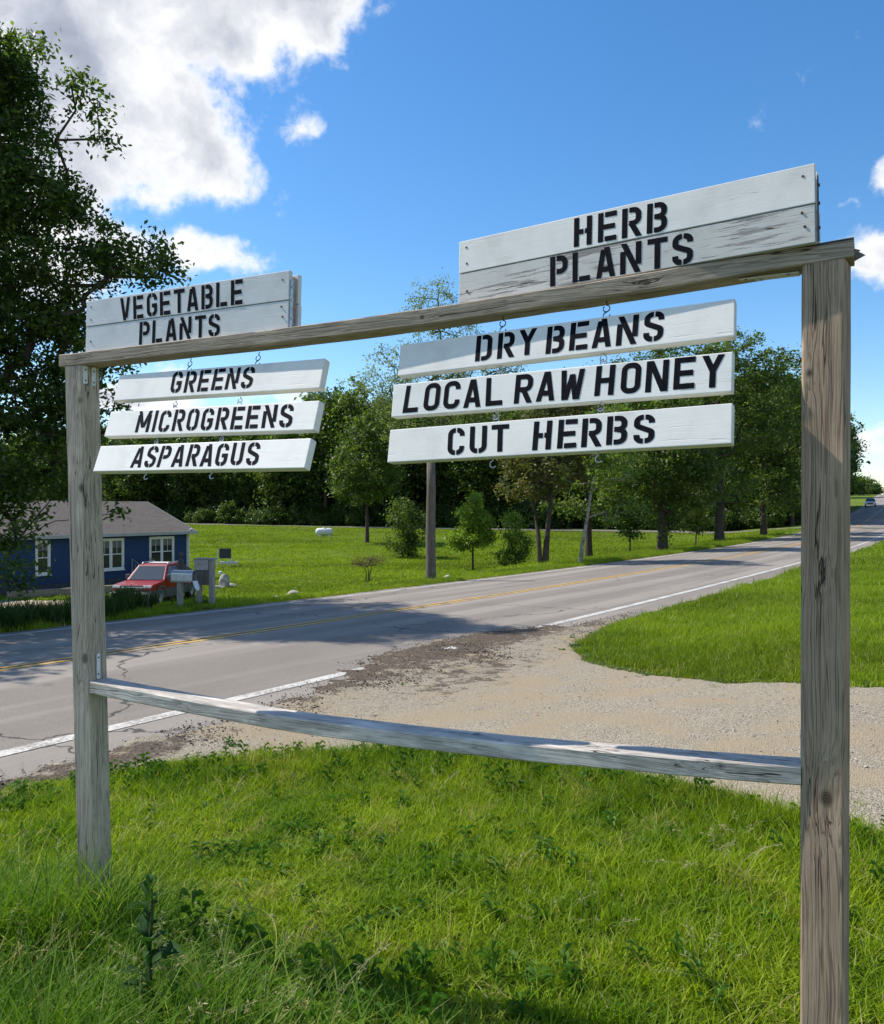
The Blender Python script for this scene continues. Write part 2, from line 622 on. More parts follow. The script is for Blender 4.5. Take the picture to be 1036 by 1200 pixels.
DRIVE = [_xy(-9, 5.2), _xy(-2, 5.18), _xy(2, 5.12), (-2.75, 5.36), (-2.28, 5.64), (-1.67, 5.97), (-.74, 6.1), (-.11, 6.03), (.48, 5.68), (.97, 5.17), (1.39, 4.78), (1.84, 4.24), (2.2, 3.85), (3.2, 2.9),
         (6.5, .6), (12, -3), (16, 1.5), (9, 6.2), (6, 6.9), (3.92, 7.36), (2.81, 7.98), (2.22, 8.9), (1.8, 10.2), (1.87, 11.7), (2.45, 12.9),
         _xy(15.2, 5.45), _xy(12.9, 5.75), _xy(11.7, 6.35), _xy(9.5, 6.7), _xy(8.0, 6.35), _xy(6.8, 5.85), _xy(5.6, 5.62), _xy(3.5, 5.50), _xy(-2, 5.48), _xy(-9, 5.5)]
SIDE_ROAD = [(-90, 150), (-48, 130), (-26.4, 118), (-8, 110), (10.9, 104), (27.4, 98.5), (36, 92), (41, 86), (44.5, 80)]


def in_road(X, Y, m=0.):
    p, q = pq(X, Y)
    return (q > 5.25 - m) & (q < Q0 + 2 * LW + .6 + m) & (p > -60) & (p < 330)


# ground: one polar sheet out to the horizon
def build_ground():
    rr = [0., .02, .3] + list(np.exp(np.linspace(math.log(.6), math.log(3000), 430)))
    an = list(np.radians(np.concatenate([np.arange(-44, 44.01, .32), np.arange(46.5, 316, 2.5)])))
    A, Rr = np.meshgrid(np.array(an), np.array(rr[1:]))
    X = Rr * np.sin(A)
    Y = Rr * np.cos(A)
    Z = T(X, Y)
    p, q = pq(X, Y)
    sink = sm((q - 5.3) / .25) * sm((Q0 + 2 * LW + .5 - q) / .25) * .08
    sd = sdist(DRIVE, X, Y)
    sink = np.maximum(sink, sm((sd - .05) / .25) * .08)
    pr = np.array(SIDE_ROAD)
    dsr = np.full(X.shape, 1e9)
    for i in range(len(pr) - 1):
        e = pr[i + 1] - pr[i]
        tt = np.clip(((X - pr[i, 0]) * e[0] + (Y - pr[i, 1]) * e[1]) / (e @ e), 0, 1)
        dsr = np.minimum(dsr, np.hypot(X - pr[i, 0] - tt * e[0], Y - pr[i, 1] - tt * e[1]))
    sink = np.maximum(sink, sm((1.9 - dsr) / .6) * .08)
    Z = Z - sink + .035 * wob(X, Y, .35) * (sink < .01) * sm((Rr - 12) / 20)
    nr, na = X.shape
    V = np.concatenate([np.stack([X, Y, Z], -1).reshape(-1, 3), [[0, 0, Tz(0, 0)]]])
    i, j = np.meshgrid(np.arange(nr - 1), np.arange(na), indexing='ij')
    j2 = (j + 1) % na
    F = np.stack([i * na + j, i * na + j2, (i + 1) * na + j2, (i + 1) * na + j], -1).reshape(-1, 4)
    c = nr * na
    F2 = np.stack([np.full(na, c), (np.arange(na) + 1) % na, np.arange(na), np.full(na, c)], -1)
    F = np.concatenate([F[:, ::-1], ])
    m, t, b = mat('field_turf', (.05, .09, .02), .95, 0, .1)
    pos = worldpos(t)
    x, y, z = t.sep(pos)
    n1 = t.smooth(t.noise(pos, .09, 4, .6), .35, .65)
    n2 = t.smooth(t.noise(pos, 1.1, 5, .65), .3, .7)
    n3 = t.noise(pos, 14, 4, .7)
    far = t.smooth(y, 9, 22)
    stripe = t.noise(t.comb(t.math('MULTIPLY', x, .05), t.math('MULTIPLY', y, .35), 0), 1.0, 4, .65)
    n1 = t.math('ADD', t.math('MULTIPLY', n1, .5), t.math('MULTIPLY', t.smooth(stripe, .38, .62), .5))
    g = t.mix(n1, (.155, .210, .022), (.075, .125, .016))
    g = t.mix(t.math('MULTIPLY', n2, .45), g, (.14, .175, .035))
    g = t.mix(t.math('MULTIPLY', t.smooth(n3, .4, .75), .5), g, (.05, .085, .012))
    soil = t.mix(t.smooth(n3, .4, .65), (.045, .075, .012), (.085, .10, .03))
    t.put(b.inputs['Base Color'], t.mix(far, soil, g))
    bump(t, b, t.math('ADD', t.noise(pos, 3.5, 5, .7), t.math('MULTIPLY', t.noise(pos, 30, 3, .7), .4)), .8, .12)
    o = np_mesh('ground', V, F, m, smooth=True)
    tag(o, kind='structure')
    return o


ground = build_ground()


def strip(name, q0, q1, ps, dz, m, nq=1, rag=0., kind='structure', parent=None):
    ps = np.asarray(ps, float)
    tt = np.linspace(0, 1, nq + 1)
    Pm, Tm = np.meshgrid(ps, tt, indexing='ij')
    a = q0 + rag * wob(ps, ps * .3, 2.1)[:, None] * (1 if rag else 0)
    bq = q1 + rag * wob(ps, ps * .7, 1.7, 2.)[:, None]
    Qm = a * (1 - Tm) + bq * Tm
    X, Y = xy(Pm, Qm)
    Z = T(X, Y) + dz
    k = nq + 1
    V = np.stack([X, Y, Z], -1).reshape(-1, 3)
    i, j = np.meshgrid(np.arange(len(ps) - 1), np.arange(nq), indexing='ij')
    F = np.stack([i * k + j, (i + 1) * k + j, (i + 1) * k + j + 1, i * k + j + 1], -1).reshape(-1, 4)
    o = np_mesh(name, V, F, m, parent, smooth=True)
    if parent is None: tag(o, kind=kind)
    return o


# asphalt
m_as, t, b = mat('asphalt', (.16, .15, .14), .9, 0, .25)
pos = worldpos(t)
g1 = t.noise(pos, 140, 2, .7)
g2 = t.noise(pos, .8, 4, .6)
rot = t.new('ShaderNodeVectorRotate')
rot.inputs['Angle'].default_value = AZ
t.put(rot.inputs['Vector'], pos)
rx, ry, rz_ = t.sep(rot.outputs[0])
lane = t.noise(t.comb(t.math('MULTIPLY', rx, 1.6), t.math('MULTIPLY', ry, .05), 0), 1.0, 3, .5)
base = t.mix(t.smooth(g1, .3, .75), (.125, .108, .092), (.33, .29, .25))
base = t.mix(t.math('MULTIPLY', t.smooth(g2, .35, .7), .35), base, (.165, .142, .12))
base = t.mix(t.math('MULTIPLY', t.smooth(lane, .42, .62), .55), base, (.34, .30, .26))
ckv = t.vmath('ADD', pos, t.vmath('SCALE', t.noise(pos, 1.2, 4, .6, out='Color'), scale=.9))
ck = t.voro(ckv, .22, 'DISTANCE_TO_EDGE')
ckm = t.math('MULTIPLY', t.math('SUBTRACT', 1.0, t.smooth(ck, .0015, .0045)), t.smooth(t.noise(pos, .35, 2, .5), .42, .55))
base = t.mix(t.math('MULTIPLY', ckm, .8), base, (.03, .028, .026))
t.put(b.inputs['Base Color'], base)
bump(t, b, t.math('SUBTRACT', g1, t.math('MULTIPLY', ckm, 2)), .5, .006)

PS = np.concatenate([np.arange(-60, 50, .4), np.arange(50, 330, 2.)])
road = strip('road', 5.3, Q0 + 2 * LW + .55, PS, 0.0, m_as, 22, .05)


def linemat(name, c, worn):
    m, t, b = mat(name, c, .7, 0, .3)
    pos = worldpos(t)
    n = t.noise(pos, 30, 5, .75)
    n2 = t.noise(pos, 2.5, 3, .6)
    f = t.smooth(t.math('ADD', n, t.math('MULTIPLY', t.math('SUBTRACT', n2, .5), .5)), .56 - worn, .70 - worn)
    t.put(b.inputs['Base Color'], t.mix(t.math('MULTIPLY', f, .85), c, (.22, .195, .17)))
    return m


m_wl = linemat('worn_white_line', (.56, .535, .49), .09)
m_yl = linemat('worn_yellow_line', (.62, .37, .06), .10)
PL = np.concatenate([np.arange(-60, 50, .5), np.arange(50, 300, 2.)])
for q0, q1, m in ((Q0 - .075, Q0 + .075, m_wl), (Q0 + LW - .13, Q0 + LW - .04, m_yl), (Q0 + LW + .04, Q0 + LW + .13, m_yl), (Q0 + 2 * LW - .06, Q0 + 2 * LW + .06, m_wl)):
    strip('road_marking', q0, q1, PL, .005, m, 1)

# side road in front of the wood
m_sr = mottled('side_road_gravel', (.20, .19, .16), (.13, .13, .10), 2, .95, .1, .3, .02)


def ribbon(name, pts, width, dz, m, kind='structure'):
    pts = [Vector(p) for p in pts]
    fine = []
    for i in range(len(pts) - 1):
        k = max(2, int((pts[i + 1] - pts[i]).length / 1.5))
        fine += [pts[i].lerp(pts[i + 1], j / k) for j in range(k)]
    fine.append(pts[-1])
    V, F = [], []
    for i, p in enumerate(fine):
        t_ = (fine[min(i + 1, len(fine) - 1)] - fine[max(0, i - 1)]).normalized()
        nn = Vector((-t_.y, t_.x))
        for s in (-1, -.33, .33, 1):
            q = p + nn * s * width / 2
            V.append((q.x, q.y, Tz(q.x, q.y) + dz))
    for i in range(len(fine) - 1):
        for j in range(3): F.append((i * 4 + j, i * 4 + j + 1, i * 4 + j + 5, i * 4 + j + 4))
    return tag(meshobj(name, V, F, m, smooth=True), kind=kind)


ribbon('side_road', SIDE_ROAD, 3.2, .03, m_sr)

# gravel drive
m_gr, t, b = mat('drive_gravel', (.4, .36, .3), .95, 0, .15)
pos = worldpos(t)
v1 = t.voro(pos, 105, 'F1', 'Color')
v1d = t.voro(pos, 105, 'F1', 'Distance')
vx, vy, vz = t.sep(v1)
peb = t.mix(vx, (.21, .178, .13), (.43, .375, .285))
peb = t.mix(t.smooth(vy, .8, .95), peb, (.14, .125, .11))
sand = t.mix(t.smooth(t.noise(pos, 60, 3, .7), .35, .7), (.36, .293, .198), (.27, .215, .142))
big = t.noise(pos, 1.3, 4, .6)
colr = t.mix(t.smooth(big, .44, .62), peb, sand)
at = t.new('ShaderNodeAttribute', attribute_name='mud')
mn = t.noise(pos, 6, 7, .75)
mud = t.math('ADD', at.outputs['Fac'], t.math('MULTIPLY', t.math('SUBTRACT', mn, .5), 1.9))
mudc = t.mix(t.smooth(t.noise(pos, 45, 3, .7), .4, .66), (.045, .033, .025), (.17, .130, .098))
colr = t.mix(t.math('MULTIPLY', t.smooth(mud, .44, .70), .92), colr, mudc)
t.put(b.inputs['Base Color'], colr)
bump(t, b, t.math('SUBTRACT', t.math('MULTIPLY', t.noise(pos, 40, 4, .7), .6), v1d), .7, .012)


def build_drive():
    st = .065
    X, Y = np.meshgrid(np.arange(-7.0, 12, st), np.arange(-1.5, 14.6, st), indexing='ij')
    p, q = pq(X, Y)
    rs = sm((q - 5.3) / .3)
    sd = sdist(DRIVE, X, Y) + (.06 + .16 * rs) * wob(X, Y, 2.6) + (.03 + .07 * rs) * wob(X, Y, 9.) + .06 * rs * wob(X, Y, 21.)
    Z = T(X, Y) + .014 - .07 * sm((.10 - sd) / .14) + .012 * wob(X, Y, .9) * sm(sd / .3) + .006 * wob(X, Y, 4)
    # the mouth: dark loose bitumen crumbs spread over the road edge
    mud = np.exp(-((q - 6.0) / .85) ** 2) * sm((p - 4.0) / 3) * sm((16.5 - p) / 2.5) * .85
    mud = np.maximum(mud, np.exp(-((q - 5.25) / .32) ** 2) * .78 * sm((6.5 - p) / 3))
    mud = np.maximum(mud, .55 * np.exp(-((p - 8.4 - .5 * (q - 5)) / 2.8) ** 2) * sm((q - 3.6) / 1.2) * sm((6.8 - q) / .8))
    mud = np.maximum(mud, .80 * np.exp(-((q - 5.75) / .55) ** 2) * sm((p - 3.2) / 2) * sm((10 - p) / 3))
    mud = mud + .12 * wob(X, Y, 1.6, 1.)
    ok = sd > 0
    f = ok[:-1, :-1] & ok[1:, :-1] & ok[1:, 1:] & ok[:-1, 1:]
    ni, nj = X.shape
    ii, jj = np.nonzero(f)
    F = np.stack([ii * nj + jj, (ii + 1) * nj + jj, (ii + 1) * nj + jj + 1, ii * nj + jj + 1], -1)
    used, inv = np.unique(F, return_inverse=True)
    F = inv.reshape(F.shape)
    V = np.stack([X, Y, Z], -1).reshape(-1, 3)[used]
    o = np_mesh('driveway', V, F, m_gr, smooth=True)
    a = o.data.attributes.new('mud', 'FLOAT', 'POINT')
    a.data.foreach_set('value', mud.ravel()[used].astype(np.float32))
    return tag(o, kind='structure')


build_drive()


# ------------------------------------------------------------------ scatter (geometry nodes)
def scatter(name, P3, rot, scl, idx, templates, label=None, kind='stuff'):
    me = bpy.data.meshes.new(name)
    n = len(P3)
    me.vertices.add(n)
    me.vertices.foreach_set('co', np.asarray(P3, np.float32).ravel())
    for nm, ty, dt in (('rot', 'FLOAT_VECTOR', rot), ('scl', 'FLOAT_VECTOR', scl)):
        a = me.attributes.new(nm, ty, 'POINT')
        a.data.foreach_set('vector', np.asarray(dt, np.float32).ravel())
    a = me.attributes.new('pick', 'INT', 'POINT')
    a.data.foreach_set('value', np.asarray(idx, np.int32))
    o = link(bpy.data.objects.new(name, me))
    g = bpy.data.node_groups.new(name, 'GeometryNodeTree')
    g.interface.new_socket('Geometry', in_out='INPUT', socket_type='NodeSocketGeometry')
    g.interface.new_socket('Geometry', in_out='OUTPUT', socket_type='NodeSocketGeometry')
    N = g.nodes
    gi = N.new('NodeGroupInput')
    go = N.new('NodeGroupOutput')
    jn = N.new('GeometryNodeJoinGeometry')
    for tp in reversed(templates):
        oi = N.new('GeometryNodeObjectInfo')
        oi.inputs['Object'].default_value = tp
        oi.inputs['As Instance'].default_value = True
        g.links.new(oi.outputs['Geometry'], jn.inputs[0])
    ip = N.new('GeometryNodeInstanceOnPoints')
    ip.inputs['Pick Instance'].default_value = True

    def attr(nm, ty):
        q = N.new('GeometryNodeInputNamedAttribute')
        q.data_type = ty
        q.inputs['Name'].default_value = nm
        return q.outputs['Attribute']
    g.links.new(gi.outputs[0], ip.inputs['Points'])
    g.links.new(jn.outputs[0], ip.inputs['Instance'])
    g.links.new(attr('pick', 'INT'), ip.inputs['Instance Index'])
    e2r = N.new('FunctionNodeEulerToRotation')
    g.links.new(attr('rot', 'FLOAT_VECTOR'), e2r.inputs[0])
    g.links.new(e2r.outputs[0], ip.inputs['Rotation'])
    g.links.new(attr('scl', 'FLOAT_VECTOR'), ip.inputs['Scale'])
    g.links.new(ip.outputs[0], go.inputs[0])
    md = o.modifiers.new('scatter', 'NODES')
    md.node_group = g
    return tag(o, label, kind=kind)


NPR = np.random.default_rng(11)


def tuft(name, n, rad, h0, h1, wd, lean, m, seed, seg=3):
    """a tuft of curved tapering blades"""
    r = np.random.default_rng(seed)
    V, F = [], []
    for _ in range(n):
        a = r.uniform(0, 2 * math.pi)
        d = rad * math.sqrt(r.uniform())
        bx, by = d * math.cos(a), d * math.sin(a)
        la = r.uniform(0, 2 * math.pi)
        h = r.uniform(h0, h1)
        ln = lean * r.uniform(.2, 1.0) * h
        ww = wd * r.uniform(.7, 1.3)
        tw = r.uniform(0, math.pi)
        b0 = len(V)
        for s in range(seg + 1):
            u = s / seg
            ox = bx + math.cos(la) * ln * u * u
            oy = by + math.sin(la) * ln * u * u
            oz = h * (u - .28 * u * u * (ln / h)) - .01
            wv = ww * (1 - u ** 1.6) * .5
            if s == seg:
                V.append((ox, oy, oz))
            else:
                V.append((ox - math.cos(tw) * wv, oy - math.sin(tw) * wv, oz))
                V.append((ox + math.cos(tw) * wv, oy + math.sin(tw) * wv, oz))
        for s in range(seg - 1):
            F.append((b0 + 2 * s, b0 + 2 * s + 1, b0 + 2 * s + 3, b0 + 2 * s + 2))
        F.append((b0 + 2 * seg - 2, b0 + 2 * seg - 1, b0 + 2 * seg))
    me = bpy.data.meshes.new(name)
    me.from_pydata(V, [], F)
    me.materials.append(m)
    return bpy.data.objects.new(name, me)


def lumps(name, m, seed, sub=1):
    bm = bmesh.new()
    bmesh.ops.create_icosphere(bm, subdivisions=sub, radius=1)
    r = random.Random(seed)
    for v in bm.verts: v.co *= r.uniform(.72, 1.1)
    me = bpy.data.meshes.new(name)
    bm.to_mesh(me)
    bm.free()
    me.materials.append(m)
    return bpy.data.objects.new(name, me)


# ------------------------------------------------------------------ the timber sign frame
FO = Vector((.9594, 1.98, 0))
FRZ = math.atan2(-.46175, .88701)
frame = empty('sign_frame', FO, FRZ, 'weathered grey timber frame of two posts, top beam and low rail carrying the produce signs', 'sign frame')
TAN, DRK = (.36, .295, .24), (.17, .13, .10)
GRY, GDK = (.33, .31, .29), (.14, .125, .115)


def timber(name, pts, wx, hz, m, parent, along='x', ch=.004, taper=None, seed=0, bow=0.0):
    """beam through pts (bottom-front edge), following sag; y from 0 to wx"""
    r = random.Random(seed)
    V, F = [], []
    n = len(pts)
    # rounded rectangle section, 8 corners
    def sec(y0, y1, z0, z1, c):
        return [(y0 + c, z0), (y1 - c, z0), (y1, z0 + c), (y1, z1 - c), (y1 - c, z1), (y0 + c, z1), (y0, z1 - c), (y0, z0 + c)]
    for i, (x, z) in enumerate(pts):
        jy, jz = r.uniform(-1, 1) * .0009 - bow * math.sin(math.pi * i / (n - 1)), r.uniform(-1, 1) * .0009
        for (y, zz) in sec(0 + jy, wx + jy, 0, hz, ch):
            V.append((x, y, z + zz + jz))
    for i in range(n - 1):
        for k in range(8):
            F.append((i * 8 + k, (i + 1) * 8 + k, (i + 1) * 8 + (k + 1) % 8, i * 8 + (k + 1) % 8))
    F.append(tuple(range(8)))
    F.append(tuple(reversed(range((n - 1) * 8, n * 8))))
    o = MB()
    o.V, o.F = V, F
    return o.build(name, m, parent)


def spline(ctrl, n):
    xs = np.array([c[0] for c in ctrl])
    zs = np.array([c[1] for c in ctrl])
    o = np.argsort(xs)
    x = np.linspace(xs.min(), xs.max(), n)
    z = np.interp(x, xs[o], zs[o])
    k = np.hanning(max(3, n // 5 | 1))
    k /= k.sum()
    h = len(k) // 2
    zp = np.concatenate([2 * z[0] - z[1:h + 1][::-1], z, 2 * z[-1] - z[-h - 1:-1][::-1]])
    return list(zip(x, np.convolve(zp, k, 'valid')))


def post(name, x0b, x0t, wd, dp, ztop, m, twist=0., zb=-.35, seed=3):
    """leaning square post with eased edges; x0 = left side at foot and top"""
    r = random.Random(seed)
    o = MB()
    n = 26
    c = .0055
    for i in range(n):
        u = i / (n - 1)
        z = zb + (ztop - zb) * u
        x0 = x0b + (x0t - x0b) * (z / ztop)
        cx, cy = x0 + wd / 2, dp / 2
        hw, hd = wd / 2, dp / 2
        e = [(-hw + c, -hd), (hw - c, -hd), (hw, -hd + c), (hw, hd - c), (hw - c, hd), (-hw + c, hd), (-hw, hd - c), (-hw, -hd + c)]
        a = twist + R(.6) * math.sin(u * 3)
        for (ex, ey) in e:
            ex += r.uniform(-1, 1) * .0005
            ey += r.uniform(-1, 1) * .0005
            o.V.append((cx + ex * math.cos(a) - ey * math.sin(a), cy + ex * math.sin(a) + ey * math.cos(a), z))
    for i in range(n - 1):
        for k in range(8):
            o.F.append((i * 8 + k, i * 8 + (k + 1) % 8, (i + 1) * 8 + (k + 1) % 8, (i + 1) * 8 + k))
    o.F.append(tuple(reversed(range(8))))
    o.F.append(tuple(range((n - 1) * 8, n * 8)))
    return o.build(name, m, frame)


m_pr = wood('weathered_post_right', 'z', (.43, .315, .22), (.165, .105, .068), knots=[((-.035, -.004, .90), .020), ((-.045, -.004, 1.445), .010), ((-.075, -.003, 1.93), .013)], seed=4.2, crack=1.5, blot=.35)
m_pl = wood('weathered_post_left', 'z', (.51, .435, .345), (.25, .20, .15), knots=[((-2.665, .004, 2.02), .017), ((-2.66, .004, 1.68), .018), ((-2.64, .0, 1.02), .020), ((-2.575, .045, 1.66), .012)], seed=9.1, crack=1.2, blot=.4)
m_bm = wood('weathered_beam', 'x', (.46, .375, .285), (.21, .16, .115), knots=[((-.47, 0, 2.20), .011), ((-1.15, 0, 2.18), .009), ((-.05, .05, 2.2), .01)], seed=2.4, crack=1.3, ring=1.3, blot=.4)
m_rl = wood('silvered_rail', 'x', (.56, .51, .45), (.26, .23, .195), knots=[((-.84, 0, .915), .011), ((-.98, .03, .93), .012), ((-.28, .0, .945), .013), ((-2.35, .0, .91), .008)], seed=7.7, crack=1.1, ring=1.2, blot=.7)
post('post', -.0895, -.0885, .0985, .0895, 2.196, m_pr, twist=R(-7), seed=5)
post('post', -2.679, -2.754, .094, .0895, 2.156, m_pl, twist=R(1.5), seed=8)
timber('top_beam', spline([(-2.786, 2.159), (-2.186, 2.156), (-1.631, 2.153), (-1.076, 2.159), (-.465, 2.178), (.022, 2.199)], 30), .0925, .047, m_bm, frame, ch=.003, seed=2)
timber('rail', spline([(-2.612, .886), (-2.146, .876), (-1.614, .868), (-.855, .885), (-.375, .906), (-.092, .921)], 26), .088, .047, m_rl, frame, ch=.004, seed=6, bow=.034)

# metal straps and plates


def plate(x0, x1, y0, y1, z0, z1, holes, face, name='mending_plate', m=None):
    o = MB()
    o.box(x0, x1, y0, y1, z0, z1, ch=.0008)
    p = o.build(name, m or M['zinc'], frame)
    for (a, bb, c) in holes:
        s = MB()
        d = Vector(face) * .0012
        s.tube([Vector((a, bb, c)) - d * 0.5, Vector((a, bb, c)) + d], .0036, 8)
        s.build('screw', M['iron'], p)
    return p


xf = -2.754 + .094
plate(xf + .0035, xf + .0065, .008, .027, 2.085, 2.155, [(xf + .0065, .0175, 2.098), (xf + .0065, .0175, 2.140)], (1, 0, 0))
plate(xf + .0035, xf + .0065, .047, .066, 2.082, 2.155, [(xf + .0065, .0565, 2.095), (xf + .0065, .0565, 2.138)], (1, 0, 0))
xm = -2.71 + .094
plate(xm + .001, xm + .004, .034, .050, .937, 1.035, [(xm + .004, .042, .955), (xm + .004, .042, 1.02)], (1, 0, 0))
xm -= .004
plate(xm + .000, xm + .003, .034, .050, .805, .884, [(xm + .003, .042, .818), (xm + .003, .042, .862)], (1, 0, 0))
plate(-.24, -.10, .022, .037, 2.1835, 2.1855, [(-.225, .03, 2.184), (-.125, .03, 2.184)], (0, 0, -1), name='mending_plate')
plate(-.205, -.10, .050, .065, 2.1845, 2.1865, [(-.19, .057, 2.185)], (0, 0, -1), name='mending_plate')
plate(-.0965, -.0935, .045, .062, .97, 1.05, [(-.0965, .053, 1.03)], (-1, 0, 0))
# splintered end of the beam
o = MB()
for k in range(7):
    y = .028 + .007 * k
    o.add([(.019, y, 2.205), (.019, y + .009, 2.207), (.019, y + .003, 2.228), (.036 + .012 * math.sin(k * 2.3), y + .004, 2.216 + .005 * math.cos(k * 3))], [(0, 1, 2), (0, 1, 3), (1, 2, 3), (2, 0, 3)])
o.build('splinter', M['palebark'], frame)
o = MB()
o.tube([(xf + .001, .055, 1.34), (xf + .0046, .055, 1.34)], .0055, 10)
o.build('bolt_hole', M['iron'], frame)

# ------------------------------------------------------------------ stencil lettering
TK = .175


def arc(cx, cy, rx, ry, a0, a1, n=5):
    return [(cx + rx * math.cos(R(a0 + (a1 - a0) * i / n)), cy + ry * math.sin(R(a0 + (a1 - a0) * i / n))) for i in range(n + 1)]


def glyph(ch, g):
    """strokes: ('s', centre line) or ('d', x0,y0,x1,y1) slanted bar with level ends; returns width, strokes"""
    w = .60
    m = TK / 2
    L, Rr, Tt, B, H = m, w - m, 1 - m, m, .5
    c = w / 2
    rx, ry = .17, .17
    s2 = 2 * m + g
    S = []
    st = lambda *p: S.append(('s', list(p)))
    dg = lambda *p: S.append(('d', p))
    stem = lambda x=L, a=0, b_=1: st((x, a), (x, b_))
    if ch == 'H':
        stem(); stem(Rr)
        if g: st((2 * m - .01, H), (c + .02, H)); st((c + .02 + g, H), (w - 2 * m + .01, H))
        else: st((2 * m - .01, H), (w - 2 * m + .01, H))
    elif ch == 'E':
        stem(); st((s2 - .01 * (not g), Tt), (w, Tt)); st((2 * m - .01, H), (w - .05, H)); st((s2 - .01 * (not g), B), (w, B))
    elif ch == 'L':
        stem(); st((s2 - .01 * (not g), B), (w - .02, B))
    elif ch == 'I':
        w = 2 * m; stem()
    elif ch in 'RPB':
        stem()
        lo = .47 if ch != 'B' else .53
        st((s2 - .01 * (not g), Tt), *arc(Rr - rx, Tt - ry, rx, ry, 90, 0), *arc(Rr - rx, lo + ry * .9, rx, ry * .9, 0, -90), (s2 - .01 * (not g), lo))
        if ch == 'R': dg(c + .0, lo - m * .2, Rr + .02, 0)
        if ch == 'B':
            st((c, lo - .02), *arc(Rr - rx + .01, lo - ry * .95 - .02, rx, ry * .95, 80, 0), *arc(Rr - rx + .01, B + ry, rx, ry, 0, -90), (s2 - .01 * (not g), B))
    elif ch == 'D':
        stem(); st((s2 - .01 * (not g), Tt), *arc(Rr - rx, Tt - ry, rx, ry, 90, 0), *arc(Rr - rx, B + ry, rx, ry, 0, -90), (s2 - .01 * (not g), B))
    elif ch == 'T':
        st((0, Tt), (w, Tt)); st((c, 0), (c, 1 - 2 * m + .01))
    elif ch == 'N':
        w = .66; Rr = w - m
        if g:
            stem(L, 0, .74); dg(L + .02, 1, Rr - .02, 0); stem(Rr, .26, 1)
        else:
            stem(); dg(L + .03, 1, Rr - .03, 0); stem(Rr)
    elif ch == 'M':
        w = .78; Rr = w - m; c = w / 2
        stem(L, 0, .82 if g else 1); stem(Rr, 0, .82 if g else 1); dg(L, 1, c - .01, .22); dg(Rr, 1, c + .01, .22)
    elif ch == 'V':
        dg(L, 1, c - .02 - g / 2, 0); dg(Rr, 1, c + .02 + g / 2, .1)
    elif ch == 'W':
        w = .76; Rr = w - m; c = w / 2
        dg(L, 1, L + .09, 0); dg(c, .85, L + .13, 0); dg(c, .85, Rr - .13, 0); dg(Rr, 1, Rr - .09, 0)
    elif ch == 'Y':
        dg(L - .01, 1, c, .5); dg(Rr + .01, 1, c, .5); st((c, 0), (c, .56))
    elif ch == 'A':
        if g: dg(L - .01, 0, c - .05 - g * .5, .93); dg(c + .03, 1, Rr + .01, 0)
        else: dg(L - .01, 0, c - .015, 1); dg(c + .015, 1, Rr + .01, 0)
        st((c - .10, .27), (c + .14, .27))
    elif ch == 'U':
        st((L, 1), (L, B + ry), *arc(L + rx, B + ry, rx, ry, 180, 268), (c - g / 2, B))
        st((Rr, 1), (Rr, B + ry), *arc(Rr - rx, B + ry, rx, ry, 0, -88), (c + g / 2, B))
    elif ch in 'OCG':
        a = [(c - g / 2, Tt), *arc(L + rx, Tt - ry, rx, ry, 92, 180), *arc(L + rx, B + ry, rx, ry, 180, 268), (c - g / 2, B)]
        st(*a)
        if ch == 'O': st((c + g / 2, Tt), *arc(Rr - rx, Tt - ry, rx, ry, 88, 0), *arc(Rr - rx, B + ry, rx, ry, 0, -88), (c + g / 2, B))
        else:
            st((c + g / 2, Tt), *arc(Rr - rx, Tt - ry, rx, ry, 88, 0), (Rr, .69))
            if ch == 'C': st((c + g / 2, B), *arc(Rr - rx, B + ry, rx, ry, -88, 0), (Rr, .32))
            else: st((c + g / 2, B), *arc(Rr - rx, B + ry, rx, ry, -88, 0), (Rr, .46 + m)); st((c - .0, .46), (Rr - m + .01, .46))
    elif ch == 'S':
        r3 = .155
        st((Rr, .70), *arc(Rr - rx, Tt - r3, rx, r3, 0, 88), (c + g / 2, Tt))
        st((c - g / 2, Tt), *arc(L + rx, Tt - r3, rx, r3, 92, 180), *arc(L + rx, .66, rx, .10, 180, 240, 3), (c, .51), *arc(Rr - rx, .36, rx, .10, 60, 0, 3), *arc(Rr - rx, B + r3, rx, r3, 0, -88), (c + g / 2, B))
        st((c - g / 2, B), *arc(L + rx, B + r3, rx, r3, 268, 180), (L, .31))
    return w, S


def glyph_mesh(ch, g):
    w, S = glyph(ch, g)
    V, F = [], []
    for kind, d in S:
        b = len(V)
        if kind == 'd':
            x0, y0, x1, y1 = d
            hw = TK / 2 * math.hypot(x1 - x0, y1 - y0) / abs(y1 - y0) * .97
            V += [(x0 - hw, y0), (x0 + hw, y0), (x1 + hw, y1), (x1 - hw, y1)]
            F.append((b, b + 1, b + 2, b + 3))
            continue
        pts = [Vector(p) for p in d]
        q = [pts[0]]
        for p in pts[1:]:
            if (p - q[-1]).length > 1e-3: q.append(p)
        n = len(q)
        for i in range(n):
            t0 = (q[i] - q[i - 1]).normalized() if i else (q[1] - q[0]).normalized()
            t1 = (q[i + 1] - q[i]).normalized() if i < n - 1 else t0
            mm = (t0 + t1).normalized()
            nn = Vector((-mm.y, mm.x)) * (TK / 2 / max(.5, mm.dot(t0)))
            V += [tuple(q[i] + nn), tuple(q[i] - nn)]
        for i in range(n - 1): F.append((b + 2 * i, b + 2 * i + 1, b + 2 * i + 3, b + 2 * i + 2))
    return w, V, F


